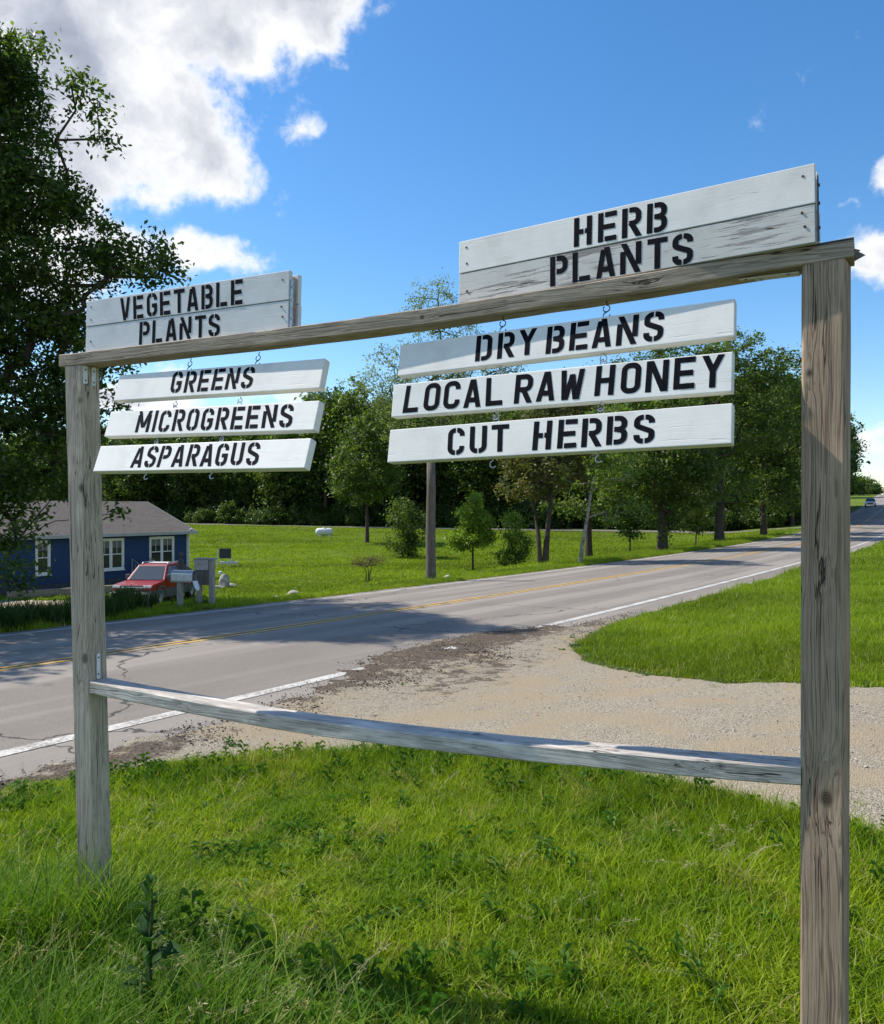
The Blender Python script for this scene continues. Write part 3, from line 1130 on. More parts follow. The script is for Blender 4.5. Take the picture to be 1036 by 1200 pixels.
def lettering(parent, word, quad, ydepth, g):
    """quad: tl, tr, br, bl in board coordinates"""
    gl = [glyph_mesh(c, g) for c in word]
    gap = .17
    tot = sum(x[0] for x in gl) + gap * (len(word) - 1)
    tl, tr, br, bl = [Vector(q) for q in quad]
    u0 = 0
    rj = random.Random(len(word) * 7 + ord(word[0]))
    for (wd, V, F), c in zip(gl, word):
        jx, jy = rj.uniform(-1, 1) * .02, rj.uniform(-1, 1) * .015
        P = []
        for (x, y) in V:
            u = (u0 + x + jx) / tot
            v = y + jy
            p = (bl * (1 - u) + br * u) * (1 - v) + (tl * (1 - u) + tr * u) * v
            P.append((p.x, ydepth, p.y))
        # each stroke lies a hair in front of the next so that none share a plane
        o = MB()
        k = 0
        o.V = P
        o.F = F
        ob = meshobj('letter', o.V, o.F, M['ink'], parent)
        off = 0
        adj = {}
        for f in ob.data.polygons:
            pass
        bm = bmesh.new()
        bm.from_mesh(ob.data)
        seen, lev = set(), 0
        bm.verts.ensure_lookup_table()
        for v0 in bm.verts:
            if v0.index in seen: continue
            st, isl = [v0], []
            seen.add(v0.index)
            while st:
                a = st.pop()
                isl.append(a)
                for e in a.link_edges:
                    bb = e.other_vert(a)
                    if bb.index not in seen:
                        seen.add(bb.index)
                        st.append(bb)
            for a in isl: a.co.y -= .00012 * lev
            lev += 1
        for f in bm.faces:
            if f.normal.y > 0: f.normal_flip()
        bm.to_mesh(ob.data)
        bm.free()
        u0 += wd + gap


M['rust'] = mottled('rusty_nail', (.16, .07, .035), (.07, .04, .03), 80, .8, .2, .1, .0005)
m_bd = wood('painted_board', 'x', (.42, .40, .37), (.25, .235, .21), seed=1.3, crack=.7, paint=(.86, .835, .785), wear=.015)
m_bd2 = wood('painted_board_plain', 'x', (.42, .40, .37), (.25, .235, .21), seed=5.3, crack=.5, paint=(.88, .86, .81), wear=-.02)
m_bw = wood('painted_board_worn', 'x', (.36, .34, .32), (.18, .17, .155), seed=8.3, crack=1.2, paint=(.62, .605, .57), wear=.315)
m_bv = wood('painted_board_dull', 'x', (.42, .40, .37), (.25, .235, .21), seed=3.9, crack=.7, paint=(.74, .735, .72), wear=.03)


def eyehook(parent, top, bot, m, name='hook'):
    """screw eye above, open S-hook below"""
    top, bot = Vector(top), Vector(bot)
    L = (top - bot).length
    o = MB()
    r = min(.0095, L * .3)
    pts = [top]
    c = top - Vector((0, 0, 1)) * (L * .42)
    pts.append(c + Vector((0, 0, r)))
    for k in range(10):
        a = R(70 - 33 * k)
        pts.append(c + Vector((math.cos(a) * r, 0, math.sin(a) * r)))
    o.tube(pts, .0017, 6)
    c2 = bot + Vector((0, 0, r + .002))
    pts = [c + Vector((0, .003, -r + .003))]
    for k in range(9):
        a = R(95 + 34 * k)
        pts.append(c2 + Vector((math.cos(a) * r, .003, math.sin(a) * r)))
    o.tube(pts, .0017, 6)
    pts = [bot + Vector((0, 0, .003)), bot - Vector((0, 0, .004))]
    o.tube(pts, .002, 6)
    return o.build(name, m, parent, smooth=True)


SIGNS = {
 'GREENS': dict(c=(-1.9895, 0.0, 2.0466), ex=(0.9999, 0.0081, -0.0145), ey=(0.0117, 0.2814, 0.9595), W=0.937, H=0.104, words=[
   ('GREENS', [(-0.1924, 0.0460), (0.187, 0.0428), (0.1842, -0.0366), (-0.1872, -0.0377)])]),
 'MICRO': dict(c=(-1.9913, -0.04, 1.9067), ex=(0.9994, -0.0269, -0.0207), ey=(0.0276, 0.2905, 0.9565), W=0.978, H=0.100, words=[
   ('MICROGREENS', [(-0.3297, 0.0436), (0.3891, 0.043), (0.3973, -0.0382), (-0.3271, -0.0395)])]),
 'ASP': dict(c=(-1.9966, -0.08, 1.7797), ex=(0.9999, -0.0118, -0.0096), ey=(0.013, 0.3362, 0.9417), W=0.969, H=0.101, words=[
   ('ASPARAGUS', [(-0.2916, 0.0431), (0.2828, 0.0431), (0.2915, -0.0384), (-0.2969, -0.0383)])]),
 'DRY': dict(c=(-0.7432, 0.006, 2.0709), ex=(0.9995, -0.0184, 0.0251), ey=(-0.021, 0.1946, 0.9807), W=0.993, H=0.101, words=[
   ('DRY', [(-0.2293, 0.0447), (-0.0419, 0.0457), (-0.0428, -0.0324), (-0.2309, -0.0348)]),
   ('BEANS', [(-0.0082, 0.0436), (0.3212, 0.044), (0.3173, -0.0393), (-0.0117, -0.0374)])]),
 'LOCAL': dict(c=(-0.749, -0.022, 1.9366), ex=(0.9994, -0.0318, 0.0095), ey=(-0.0044, 0.1561, 0.9877), W=1.004, H=0.103, words=[
   ('LOCAL', [(-0.4549, 0.0444), (-0.1281, 0.0445), (-0.1246, -0.0397), (-0.4634, -0.041)]),
   ('RAW', [(-0.0896, 0.0445), (0.1186, 0.0452), (0.1126, -0.0394), (-0.0927, -0.0398)]),
   ('HONEY', [(0.1504, 0.0469), (0.4812, 0.0476), (0.4795, -0.0374), (0.1466, -0.0363)])]),
 'CUT': dict(c=(-0.7464, -0.05, 1.8002), ex=(0.9991, -0.0387, 0.0187), ey=(-0.0111, 0.1875, 0.9822), W=1.007, H=0.103, words=[
   ('CUT', [(-0.2973, 0.0422), (-0.1009, 0.0409), (-0.0975, -0.0387), (-0.2943, -0.0395)]),
   ('HERBS', [(-0.0235, 0.042), (0.3122, 0.0388), (0.3118, -0.0376), (-0.0252, -0.0405)])]),
 'HERB': dict(c=(-0.5576, 0.02, 2.3256), ex=(0.9967, -0.0791, 0.0205), ey=(-0.0156, 0.0617, 0.998), W=1.003, H=0.194, words=[
   ('HERB', [(-0.1219, 0.0908), (0.139, 0.0841), (0.1369, 0.0029), (-0.1227, 0.0084)]),
   ('PLANTS', [(-0.1966, -0.0062), (0.209, -0.0131), (0.2075, -0.0957), (-0.196, -0.0926)])]),
 'VEG': dict(c=(-2.1611, 0.02, 2.3023), ex=(1.0, 0.0057, -0.0073), ey=(0.0071, 0.0374, 0.9993), W=0.984, H=0.200, words=[
   ('VEGETABLE', [(-0.3052, 0.0924), (0.2894, 0.0941), (0.2913, 0.0063), (-0.2984, 0.0052)]),
   ('PLANTS', [(-0.2004, -0.0094), (0.1911, -0.0154), (0.1931, -0.0946), (-0.2012, -0.0946)])]),
}
FM = Matrix.Translation(FO) @ Matrix.Rotation(FRZ, 4, 'Z')


def sign_root(key, name, label):
    d = SIGNS[key]
    ex = Vector(d['ex']).normalized()
    ez = Vector(d['ey']).normalized()
    ey = ez.cross(ex).normalized()
    ez = ex.cross(ey)
    Mx = Matrix((ex, ey, ez)).transposed().to_4x4()
    Mx.translation = Vector(d['c'])
    o = bpy.data.objects.new(name, None)
    o.empty_display_size = .2
    link(o)
    o.matrix_world = FM @ Mx
    tag(o, label, 'sign')
    return o, d


hang_labels = {
    'GREENS': 'hanging white board reading GREENS, topmost of the left stack, half shaded by the beam',
    'MICRO': 'hanging white board reading MICROGREENS between the GREENS and ASPARAGUS boards',
    'ASP': 'hanging white board reading ASPARAGUS, lowest of the left stack with empty hooks below',
    'DRY': 'hanging white board reading DRY BEANS directly under the beam on the right',
    'LOCAL': 'hanging white board reading LOCAL RAW HONEY in wide solid letters',
    'CUT': 'hanging white board reading CUT HERBS, lowest of the right stack',
}
hook_x = {'GREENS': (-.14, .172), 'MICRO': (-.175, .133), 'ASP': (-.22, .09), 'DRY': (-.157, .156), 'LOCAL': (-.15, .162), 'CUT': (-.153, .16)}
gaps = {'GREENS': .052, 'MICRO': .036, 'ASP': .028, 'DRY': .052, 'LOCAL': .036, 'CUT': .036}
for key in ('GREENS', 'MICRO', 'ASP', 'DRY', 'LOCAL', 'CUT'):
    o, d = sign_root(key, 'hanging_sign', hang_labels[key])
    Wd, Hh = d['W'], d['H']
    b = MB()
    b.box(-Wd / 2, Wd / 2, 0, .030, -Hh / 2, Hh / 2, ch=.0025)
    b.build('board', m_bd if key in ('DRY', 'GREENS', 'CUT') else m_bd2, o)
    for word, quad in d['words']:
        lettering(o, word, quad, -.0006, 0.0 if key == 'LOCAL' else .045)
    for hx in hook_x[key]:
        eyehook(o, (hx, .016, Hh / 2 + gaps[key]), (hx, .016, Hh / 2), M['iron'] if key in ('GREENS', 'DRY') else M['steel'])
    if key in ('ASP', 'CUT'):
        for hx in hook_x[key]:
            q = MB()
            pts = [Vector((hx, .015, -Hh / 2))] + [Vector((hx + .010 * math.cos(R(100 + 28 * k)) + .002, .015, -Hh / 2 - .018 + .010 * math.sin(R(100 + 28 * k)))) for k in range(9)]
            q.tube(pts, .0018, 6)
            q.build('hook', M['steel'], o, smooth=True)

for key, lab in (('HERB', 'two-plank white sign reading HERB PLANTS on the beam, lower plank badly weathered'),
                 ('VEG', 'two-plank greyish white sign reading VEGETABLE PLANTS on the left end of the beam')):
    o, d = sign_root(key, 'box_sign', lab)
    Wd, Hh = d['W'], d['H']
    sp = -.001 if key == 'HERB' else .001
    mt = m_bd if key == 'HERB' else m_bv
    ml = m_bw if key == 'HERB' else m_bv
    r = random.Random(5)
    for z0, z1, mm, dy in ((sp, Hh / 2, mt, 0.0), (-Hh / 2, sp - .0025, ml, .0012)):
        for y0 in (0, .052):
            b = MB()
            b.box(-Wd / 2 + r.uniform(0, .004), Wd / 2 - r.uniform(0, .004), y0 + dy, y0 + .018 + dy, z0, z1, ch=.0018)
            b.build('plank', mm, o)
    for s in (-1, 1):
        b = MB()
        b.box(s * (Wd / 2 - .03) - .018, s * (Wd / 2 - .03) + .018, .0195, .0518, -Hh / 2 + .004, Hh / 2 - .012, ch=.001)
        b.build('spacer_block', m_bm, o)
    b = MB()
    b.box(Wd / 2 + .0005, Wd / 2 + .003, .004, .016, -Hh / 2 + .005, Hh / 2 - .03, ch=.0006)
    for zz in (-.06, 0, .045): b.tube([(Wd / 2 + .002, .011, zz), (Wd / 2 + .006, .011, zz)], .0045, 8)
    b.build('hinge_strap', M['iron'] if key == 'HERB' else M['steel'], o)
    for (nx, nz) in ((-Wd / 2 + .028, .075), (-Wd / 2 + .032, -.06), (Wd / 2 - .030, .07), (Wd / 2 - .027, -.055), (-Wd / 2 + .03, .025), (Wd / 2 - .033, -.02)):
        b = MB()
        b.tube([(nx, .003, nz), (nx, -.0012, nz)], .0032, 8)
        b.build('nail_head', M['rust'], o)
    for word, quad in d['words']:
        # the lower plank sits 1.2 mm further back
        lettering(o, word, quad, -.0006 if word != 'PLANTS' else .0006, .045)


# ------------------------------------------------------------------ blue house across the road
m_sid, t, b = mat('blue_siding', (.018, .055, .15), .6, 0, .3)
n_ = t.noise(coords(t), 3, 4, .6)
t.put(b.inputs['Base Color'], t.mix(t.smooth(n_, .3, .7), (.014, .044, .125), (.019, .052, .14)))
m_shg, t, b = mat('roof_shingles', (.2, .17, .15), .95, 0, .1)
br = t.new('ShaderNodeTexBrick')
br.inputs['Scale'].default_value = 1
br.inputs['Brick Width'].default_value = .33
br.inputs['Row Height'].default_value = .15
br.inputs['Mortar Size'].default_value = .008
t.put(br.inputs['Color1'], (.170, .148, .132, 1))
t.put(br.inputs['Color2'], (.118, .104, .094, 1))
t.put(br.inputs['Mortar'], (.06, .05, .045, 1))
t.put(br.inputs['Vector'], coords(t))
t.put(b.inputs['Base Color'], t.mix(.35, br.outputs[0], t.mix(t.noise(coords(t), 12, 4, .7), (.10, .085, .075), (.20, .175, .155))))
bump(t, b, br.outputs[1], .5, .01)

S_ = 1.18
hx, hy = -17 * S_, 35 * S_
wd = Vector((.49, .872, 0)).normalized()
hrz = math.atan2(wd.y, wd.x)
GZ = -2.62
house = empty('blue_house', (hx, hy, GZ), hrz, 'single-storey blue house with brown shingle roof and white windows across the road', 'house')
# local x along the front wall (to the right and away), local y to the back (left of wd => away from camera)
X0, X1, DP, WH = -6.0, 9.73, 8.0, 3.02
wl = MB()
wl.box(X0, X1, .02, DP, -.3, WH)
nl = 22
for k in range(nl):
    z0 = .42 + (WH - .42) * k / nl
    z1 = .42 + (WH - .42) * (k + 1) / nl
    wl.add([(X0, -.022, z0), (X1, -.022, z0), (X1, -.002, z1), (X0, -.002, z1), (X0, .02, z0), (X1, .02, z0)], [(0, 1, 2, 3), (4, 5, 1, 0)])
wl.build('wall', m_sid, house)
fb_ = MB()
fb_.box(X0, X1 - .02, -.03, .015, -.3, .40)
fb_.build('foundation', mottled('block_foundation', (.075, .085, .10), (.05, .055, .07), 3), house)
for xx in (X0, X1 - .12):
    c_ = MB()
    c_.box(xx, xx + .12, -.05, -.0235, .38, WH)
    c_.build('corner_trim', M['white'], house)
rise, ov = 1.62, .42
rf = MB()
ym = 3.9
ez = WH + .02
e0 = ez - rise * ov / ym
rf.add([(X0 - .4, -ov, e0), (X1 + .35, -ov, e0), (X1 + .35, ym, ez + rise), (X0 - .4, ym, ez + rise), (X0 - .4, DP + ov, e0), (X1 + .35, DP + ov, e0),
        (X0 - .4, -ov, e0 - .09), (X1 + .35, -ov, e0 - .09), (X1 + .35, ym, ez + rise - .09), (X0 - .4, ym, ez + rise - .09), (X0 - .4, DP + ov, e0 - .09), (X1 + .35, DP + ov, e0 - .09)],
       [(0, 1, 2, 3), (3, 2, 5, 4), (6, 9, 8, 7), (9, 10, 11, 8), (1, 7, 8, 2), (2, 8, 11, 5), (0, 3, 9, 6), (3, 4, 10, 9), (4, 5, 11, 10)])
rfo = rf.build('roof', m_shg, house)
g_ = MB()
g_.box(X0 - .4, X1 + .36, -ov - .06, -ov + .0, e0 - .16, e0 + .015)
g_.add([(X1 + .352, -ov, e0 - .17), (X1 + .352, -ov, e0 + .0), (X1 + .352, ym, ez + rise), (X1 + .352, ym, ez + rise - .17),
        (X1 + .38, -ov, e0 - .17), (X1 + .38, -ov, e0 + .0), (X1 + .38, ym, ez + rise), (X1 + .38, ym, ez + rise - .17)], [(0, 1, 2, 3), (4, 7, 6, 5), (1, 5, 6, 2), (0, 3, 7, 4)])
g_.build('gutter', mottled('grey_gutter', (.42, .44, .44), (.36, .37, .37), 3, .5), house)
gb = MB()
gb.prism([(0, 0), (1, 0), (.5, 1)], 0, 1, Matrix(((0, .02, 0, X1 - .02), (DP, 0, 0, 0), (0, 0, rise * .97, WH), (0, 0, 0, 1))))
gb.build('gable', m_sid, house)
ds = MB()
ds.tube([(X1 - .02, -.10, .1), (X1 - .02, -.10, WH - .1), (X1 - .0, -.36, WH + .0)], .045, 6)
ds.build('downspout', M['white'], house)


def window(xc, wdt, z0, z1, dbl):
    f = MB()
    fw = .10
    x0, x1 = xc - wdt / 2, xc + wdt / 2
    for a in ((x0 - fw, x0, z0 - fw, z1 + fw), (x1, x1 + fw, z0 - fw, z1 + fw), (x0, x1, z1, z1 + fw), (x0, x1, z0 - fw, z0)):
        f.box(a[0], a[1], -.075, -.0235, a[2], a[3])
    if dbl: f.box(xc - .05, xc + .05, -.07, -.0235, z0, z1)
    fo = f.build('window', M['white'], house)
    s = MB()
    s.box(x0 - fw - .04, x1 + fw + .04, -.11, -.0755, z0 - fw - .03, z0 - fw + .02)
    s.build('sill', M['white'], fo)
    cs = [(x0, xc - .05), (xc + .05, x1)] if dbl else [(x0, x1)]
    zm = (z0 + z1) / 2
    for a, c in cs:
        q = MB()
        q.box(a + .001, c - .001, -.032, -.026, z0 + .001, z1 - .001)
        q.build('pane', M['glass'], fo)
        q = MB()
        for (xa, xb, za, zb_) in ((a, a + .045, z0, z1), (c - .045, c, z0, z1), (a + .045, c - .045, z1 - .045, z1), (a + .045, c - .045, z0, z0 + .05), (a + .045, c - .045, zm - .025, zm + .03)):
            q.box(xa + .001, xb - .001, -.052, -.034, za + .001, zb_ - .001)
        for gx in ((a + c) / 2,): q.box(gx - .009, gx + .009, -.045, -.034, zm + .03, z1 - .045)
        q.build('sash', M['white'], fo)
        cu = MB()
        cu.box(a + .05, c - .05, -.0335, -.033, zm + .35, z1 - .05)
        cu.build('blind', mottled('pale_blind', (.20, .20, .20), (.14, .14, .14), 6), fo)


window(.12, .62, .98, 2.52, False)
window(4.18, 1.5, .96, 2.50, True)
window(7.70, 1.62, .96, 2.50, True)
# stoop with steps and a grey handrail
st_ = MB()
for k in range(3): st_.box(5.55 + .0, 6.75, -.36 - .3 * k, -.06 - .3 * k if k else -.045, -.3, .50 - .17 * k)
st_.build('step', mottled('stoop_concrete', (.30, .29, .27), (.22, .21, .2), 4), house)
hr_ = MB()
for xx in (5.5, 6.8):
    hr_.tube([(xx, -.15, .3), (xx, -.15, 1.42), (xx, -1.0, 1.0), (xx, -1.3, .75), (xx, -1.3, -.2)], .03, 6)
    for yy in (-.4, -.6, -.8): hr_.tube([(xx, yy, .2), (xx, yy, 1.25 + (yy + .15) * .5)], .018, 5)
hr_.build('handrail', mottled('handrail_grey', (.30, .31, .33), (.25, .26, .27), 5, .5), house)
am = MB()
am.box(6.35, 6.6, -.12, -.0235, .75, 1.05, ch=.02)
am.build('meter_box', M['white'], house)

# timber edging of the bed in front of the house
def xyz_line(name, a, b_, wdt, h, m, label, cat):
    a, b_ = Vector(a), Vector(b_)
    L = (b_ - a).length
    o = MB()
    o.box(0, L, -wdt / 2, wdt / 2, -.3, h, ch=.015)
    ob = o.build(name, m, None)
    ob.location = a
    d = b_ - a
    ob.rotation_euler = (0, -math.asin(d.z / L), math.atan2(d.y, d.x))
    return tag(ob, label, cat)


m_edge = wood('edging_timber', 'x', (.36, .30, .22), (.15, .12, .09), seed=2.2)
xyz_line('bed_edging', (-20.2, 38.4, -2.42), (-15.4, 41.0, -2.30), .25, .16, m_edge, 'long low timber edging of the flower bed in front of the blue house', 'edging')
# pale gravel parking strip by the truck
pk = [(-26, 33.2), (-15.8, 33.6), (-9.0, 31.0), (-6.3, 29.6), (-6.0, 31.6), (-9.6, 34.2), (-15.5, 37.5), (-26, 37.8)]
V = []
m_dirt = mottled('parking_dirt', (.46, .38, .28), (.32, .26, .18), 3, .95, .1, .3, .02)
Xg, Yg = np.meshgrid(np.arange(-26, -5, .3), np.arange(29, 38.5, .3), indexing='ij')
sd = sdist(pk, Xg, Yg) + .25 * wob(Xg, Yg, .9)
Zg = T(Xg, Yg) + .02 + .035 * wob(Xg, Yg, .35) * 0 + .02
ok = sd > 0
f = ok[:-1, :-1] & ok[1:, :-1] & ok[1:, 1:] & ok[:-1, 1:]
ii, jj = np.nonzero(f)
nj = Xg.shape[1]
F = np.stack([ii * nj + jj, (ii + 1) * nj + jj, (ii + 1) * nj + jj + 1, ii * nj + jj + 1], -1)
us, inv = np.unique(F, return_inverse=True)
tag(np_mesh('parking_area', np.stack([Xg, Yg, Zg], -1).reshape(-1, 3)[us], inv.reshape(F.shape), m_dirt, smooth=True), kind='structure')


# ------------------------------------------------------------------ vehicles
def wheel(parent, x, y, r, wdt, side):
    w_ = MB()
    n = 20
    pr = [(r * .62, -wdt / 2), (r * .93, -wdt / 2), (r, -wdt / 2 + .03), (r, wdt / 2 - .03), (r * .93, wdt / 2), (r * .62, wdt / 2)]
    for i in range(n):
        a = 2 * math.pi * i / n
        for (rr, yy) in pr: w_.V.append((x + rr * math.cos(a), y + yy, r + rr * math.sin(a)))
    k = len(pr)
    for i in range(n):
        for j in range(k - 1): w_.F.append((i * k + j, ((i + 1) % n) * k + j, ((i + 1) % n) * k + j + 1, i * k + j + 1))
    wo = w_.build('wheel', M['rubber'], parent, smooth=True)
    q = MB()
    q.tube([(x, y + side * wdt * .28, r), (x, y + side * wdt * .42, r)], r * .61, 16)
    for s in range(6):
        a = math.pi * s / 3
        q.tube([(x, y + side * wdt * .44, r), (x + r * .5 * math.cos(a), y + side * wdt * .44, r + r * .5 * math.sin(a))], .035, 5)
    q.build('rim', M['alloy'], wo)
    return wo


def taper_prism(o, prof, yb, yt, zb, zt):
    """profile (x,z) extruded across; half width narrows from yb at zb to yt at zt"""
    n = len(prof)
    hwf = lambda z: yb + (yt - yb) * min(1, max(0, (z - zb) / (zt - zb)))
    V = [(x, -hwf(z), z) for x, z in prof] + [(x, hwf(z), z) for x, z in prof]
    F = [tuple(range(n)), tuple(reversed(range(n, 2 * n)))] + [(i, n + i, n + (i + 1) % n, (i + 1) % n) for i in range(n)]
    o.add(V, F)
    return o


# red pickup: local x = forward
tX, tY = -12.75, 37.2
truck = empty('pickup_truck', (tX, tY, Tz(tX, tY) + .02), 0, 'red crew-cab pickup truck with grey lower cladding parked beside the blue house', 'truck')
hd = Vector((math.sin(R(187)), math.cos(R(187)), 0))
truck.rotation_euler = (0, 0, math.atan2(hd.y, hd.x))
truck.scale = (.94, .94, .94)
L2 = 2.62
o = MB()
taper_prism(o, [(-L2, .72), (-L2, 1.16), (-.9, 1.16), (1.2, 1.14), (2.35, 1.04), (2.55, .95), (2.58, .72)], .96, .93, .7, 1.15)
o.build('body', M['red'], truck, bevel=.04)
o = MB()
taper_prism(o, [(-L2 - .03, .42), (-L2 - .03, .74), (2.60, .76), (2.66, .62), (2.62, .40), (2.2, .36), (-2.2, .36)], .985, .985, .4, .75)
o.build('cladding', M['cladding'], truck, bevel=.03)
o = MB()
taper_prism(o, [(-1.35, 1.13), (-1.15, 1.76), (-.9, 1.82), (.32, 1.82), (.55, 1.78), (1.28, 1.14)], .93, .70, 1.13, 1.8)
o.build('cab', M['red'], truck, bevel=.03)
o = MB()
taper_prism(o, [(-2.55, 1.15), (-1.1, 1.72), (-1.05, 1.15)], .925, .80, 1.15, 1.75)
o.build('sail_panel', M['cladding'], truck, bevel=.02)
o = MB()
o.add([(1.30, -.80, 1.155), (1.30, .80, 1.155), (.60, .64, 1.745), (.60, -.64, 1.745), (1.27, -.80, 1.15), (1.27, .80, 1.15), (.57, .64, 1.74), (.57, -.64, 1.74)], [(0, 1, 2, 3), (4, 7, 6, 5), (0, 3, 7, 4), (1, 5, 6, 2), (3, 2, 6, 7)])
wsm, _t, _b = mat('windshield_glass', (.06, .07, .08), .08, 0, .6)
o.build('windshield', wsm, truck)
for s in (-1, 1):
    for (xa, xb, xc_, xd) in ((.98, .14, .10, .50), (.06, -.78, -.78, .02)):
        o = MB()
        yb, yt = .925, .735
        o.add([(xa, s * yb, 1.19), (xb, s * yb, 1.19), (xc_, s * yt, 1.71), (xd, s * yt, 1.71), (xa, s * (yb - .03), 1.19), (xb, s * (yb - .03), 1.19), (xc_, s * (yt - .03), 1.71), (xd, s * (yt - .03), 1.71)],
              [(0, 1, 2, 3), (4, 7, 6, 5), (0, 4, 5, 1), (2, 6, 7, 3), (1, 5, 6, 2), (0, 3, 7, 4)])
        o.build('side_window', M['darkglass'], truck)
    o = MB()
    o.box(.92, 1.10, s * 1.0 - .10, s * 1.0 + .10, 1.18, 1.38, ch=.03)
    o.build('mirror', M['cladding'], truck)
    o = MB()
    o.tube([(-.9, s * .62, 1.83), (-.85, s * .62, 1.88), (.3, s * .62, 1.88), (.36, s * .62, 1.83)], .025, 6)
    o.build('roof_rail', M['alloy'], truck)
    o = MB()
    o.box(2.50, 2.60, s * .72 - .19, s * .72 + .19, .90, 1.01, ch=.02)
    o.build('headlight', M['lamp'], truck)
    for xw in (1.72, -1.65):
        wheel(truck, xw, s * .84, .38, .27, s)
        a_ = MB()
        pts = [(xw + .50 * math.cos(R(a)), s * .985, .40 + .50 * math.sin(R(a))) for a in range(-5, 186, 15)]
        a_.tube(pts, .05, 6)
        a_.build('wheel_arch', M['cladding'], truck)
o = MB()
o.box(-.45, .1, -.45, .45, 1.825, 1.875, ch=.02)
o.build('sunroof', M['white'], truck)
o = MB()
o.box(2.56, 2.61, -.52, .52, .80, 1.0, ch=.01)
o.build('grille', M['cladding'], truck)
o = MB()
o.box(2.61, 2.64, -.90, .90, .895, .945, ch=.008)
o.build('grille_bar', M['alloy'], truck)
o = MB()
o.box(2.60, 2.76, -.96, .96, .46, .70, ch=.04)
o.build('bumper', mottled('bumper_grey', (.30, .29, .28), (.24, .23, .22), 6, .5), truck)
for yy in (-.5, .5):
    o = MB()
    o.box(2.762, 2.772, yy - .22, yy + .22, .50, .60, ch=.004)
    o.build('bumper_vent', M['rubber'], truck)
for s in (-1, 1):
    for xs_ in (1.02, .10, -.82):
        o = MB()
        o.box(xs_ - .008, xs_ + .008, s * .965 - .006, s * .965 + .006, .78, 1.12)
        o.build('door_seam', M['rubber'], truck)
    for xs_ in (.30, -.62):
        o = MB()
        o.box(xs_ - .09, xs_ + .09, s * .975 - .015, s * .975 + .015, 1.03, 1.065, ch=.004)
        o.build('door_handle', M['cladding'], truck)
o = MB()
o.box(2.765, 2.775, -.16, .16, .52, .66, ch=.004)
o.build('licence_plate', M['white'], truck)

# far white car
cX, cY = 80.5, 155.5
car = empty('distant_car', (cX, cY, Tz(cX, cY) + .02), R(-90 - 28.5), 'white car coming down the far hill on the road', 'car')
# heading towards the camera: local x forward
o = MB()
taper_prism(o, [(-2.3, .35), (-2.3, 1.0), (1.1, 1.0), (2.2, .85), (2.3, .5), (2.25, .35)], .92, .88, .4, 1.0)
o.build('body', M['whitecar'], car, bevel=.06)
o = MB()
taper_prism(o, [(-2.1, .98), (-1.8, 1.5), (.2, 1.52), (1.05, .98)], .86, .66, .98, 1.5)
o.build('cabin', M['darkglass'], car, bevel=.04)
o = MB()
o.box(-1.75, .15, -.66, .66, 1.50, 1.56, ch=.02)
o.build('roof', M['whitecar'], car)
for s in (-1, 1):
    o = MB()
    o.box(2.2, 2.3, s * .65 - .16, s * .65 + .16, .62, .78, ch=.02)
    o.build('headlight', M['lamp'], car)
    for xw in (1.45, -1.4): wheel(car, xw, s * .82, .33, .22, s)
o = MB()
o.box(2.285, 2.32, -.45, .45, .45, .72, ch=.01)
o.build('grille', M['cladding'], car)

# ------------------------------------------------------------------ roadside furniture
m_og = wood('old_grey_wood', 'z', (.40, .37, .33), (.19, .175, .155), seed=6.1)
bx, by, bz = W(211, 17.1)
mb = empty('mailbox', (bx, by, bz), R(-14), 'galvanised mailbox with its dark door hanging open on a wooden post by the road', 'mailbox')
o = MB()
o.box(-.05, .05, -.05, .05, -.3, .56, ch=.006)
o.build('post', m_og, mb)
o = MB()
o.box(-.17, .30, -.09, .09, .56, .59, ch=.004)
o.build('bracket', m_og, mb)
o = MB()
n = 9
pr = [(-.085, .0), (-.085, .13)] + [(.085 * math.cos(R(180 - 20 * k)), .13 + .085 * math.sin(R(180 - 20 * k))) for k in range(1, 9)] + [(.085, .13), (.085, 0)]
k = len(pr)
V = [(x, y, .592 + z) for x in (-.16, .33) for (y, z) in pr]
F = [(i, (i + 1) % k, k + (i + 1) % k, k + i) for i in range(k)] + [tuple(reversed(range(k)))]
o.add(V, F)
V = [(x, y * .93, .596 + z * .95) for x in (.10, .329) for (y, z) in pr]
o.add(V, [(i, k + i, k + (i + 1) % k, (i + 1) % k) for i in range(k)])
o.build('box', M['steel'], mb)
o = MB()
V = [(.12, y * .92, .597 + z * .94) for (y, z) in pr]
o.add(V, [tuple(range(k))])
o.build('opening', M['iron'], mb)
o = MB()
V = [(x + (.0 if zz else 0), y, .59 - z * .92) for (x, zz) in ((.335, 0), (.347, 1)) for (y, z) in pr]
V = [(v[0] + (.59 - v[2]) * .35, v[1], v[2]) for v in V]
o.add(V, [tuple(range(k)), tuple(reversed(range(k, 2 * k)))] + [(i, (i + 1) % k, k + (i + 1) % k, k + i) for i in range(k)])
o.build('door', M['zinc'], mb)
o = MB()
o.tube([(-.1, .10, .62), (-.1, .10, .80)], .008, 5)
o.build('flag', M['red'], mb)

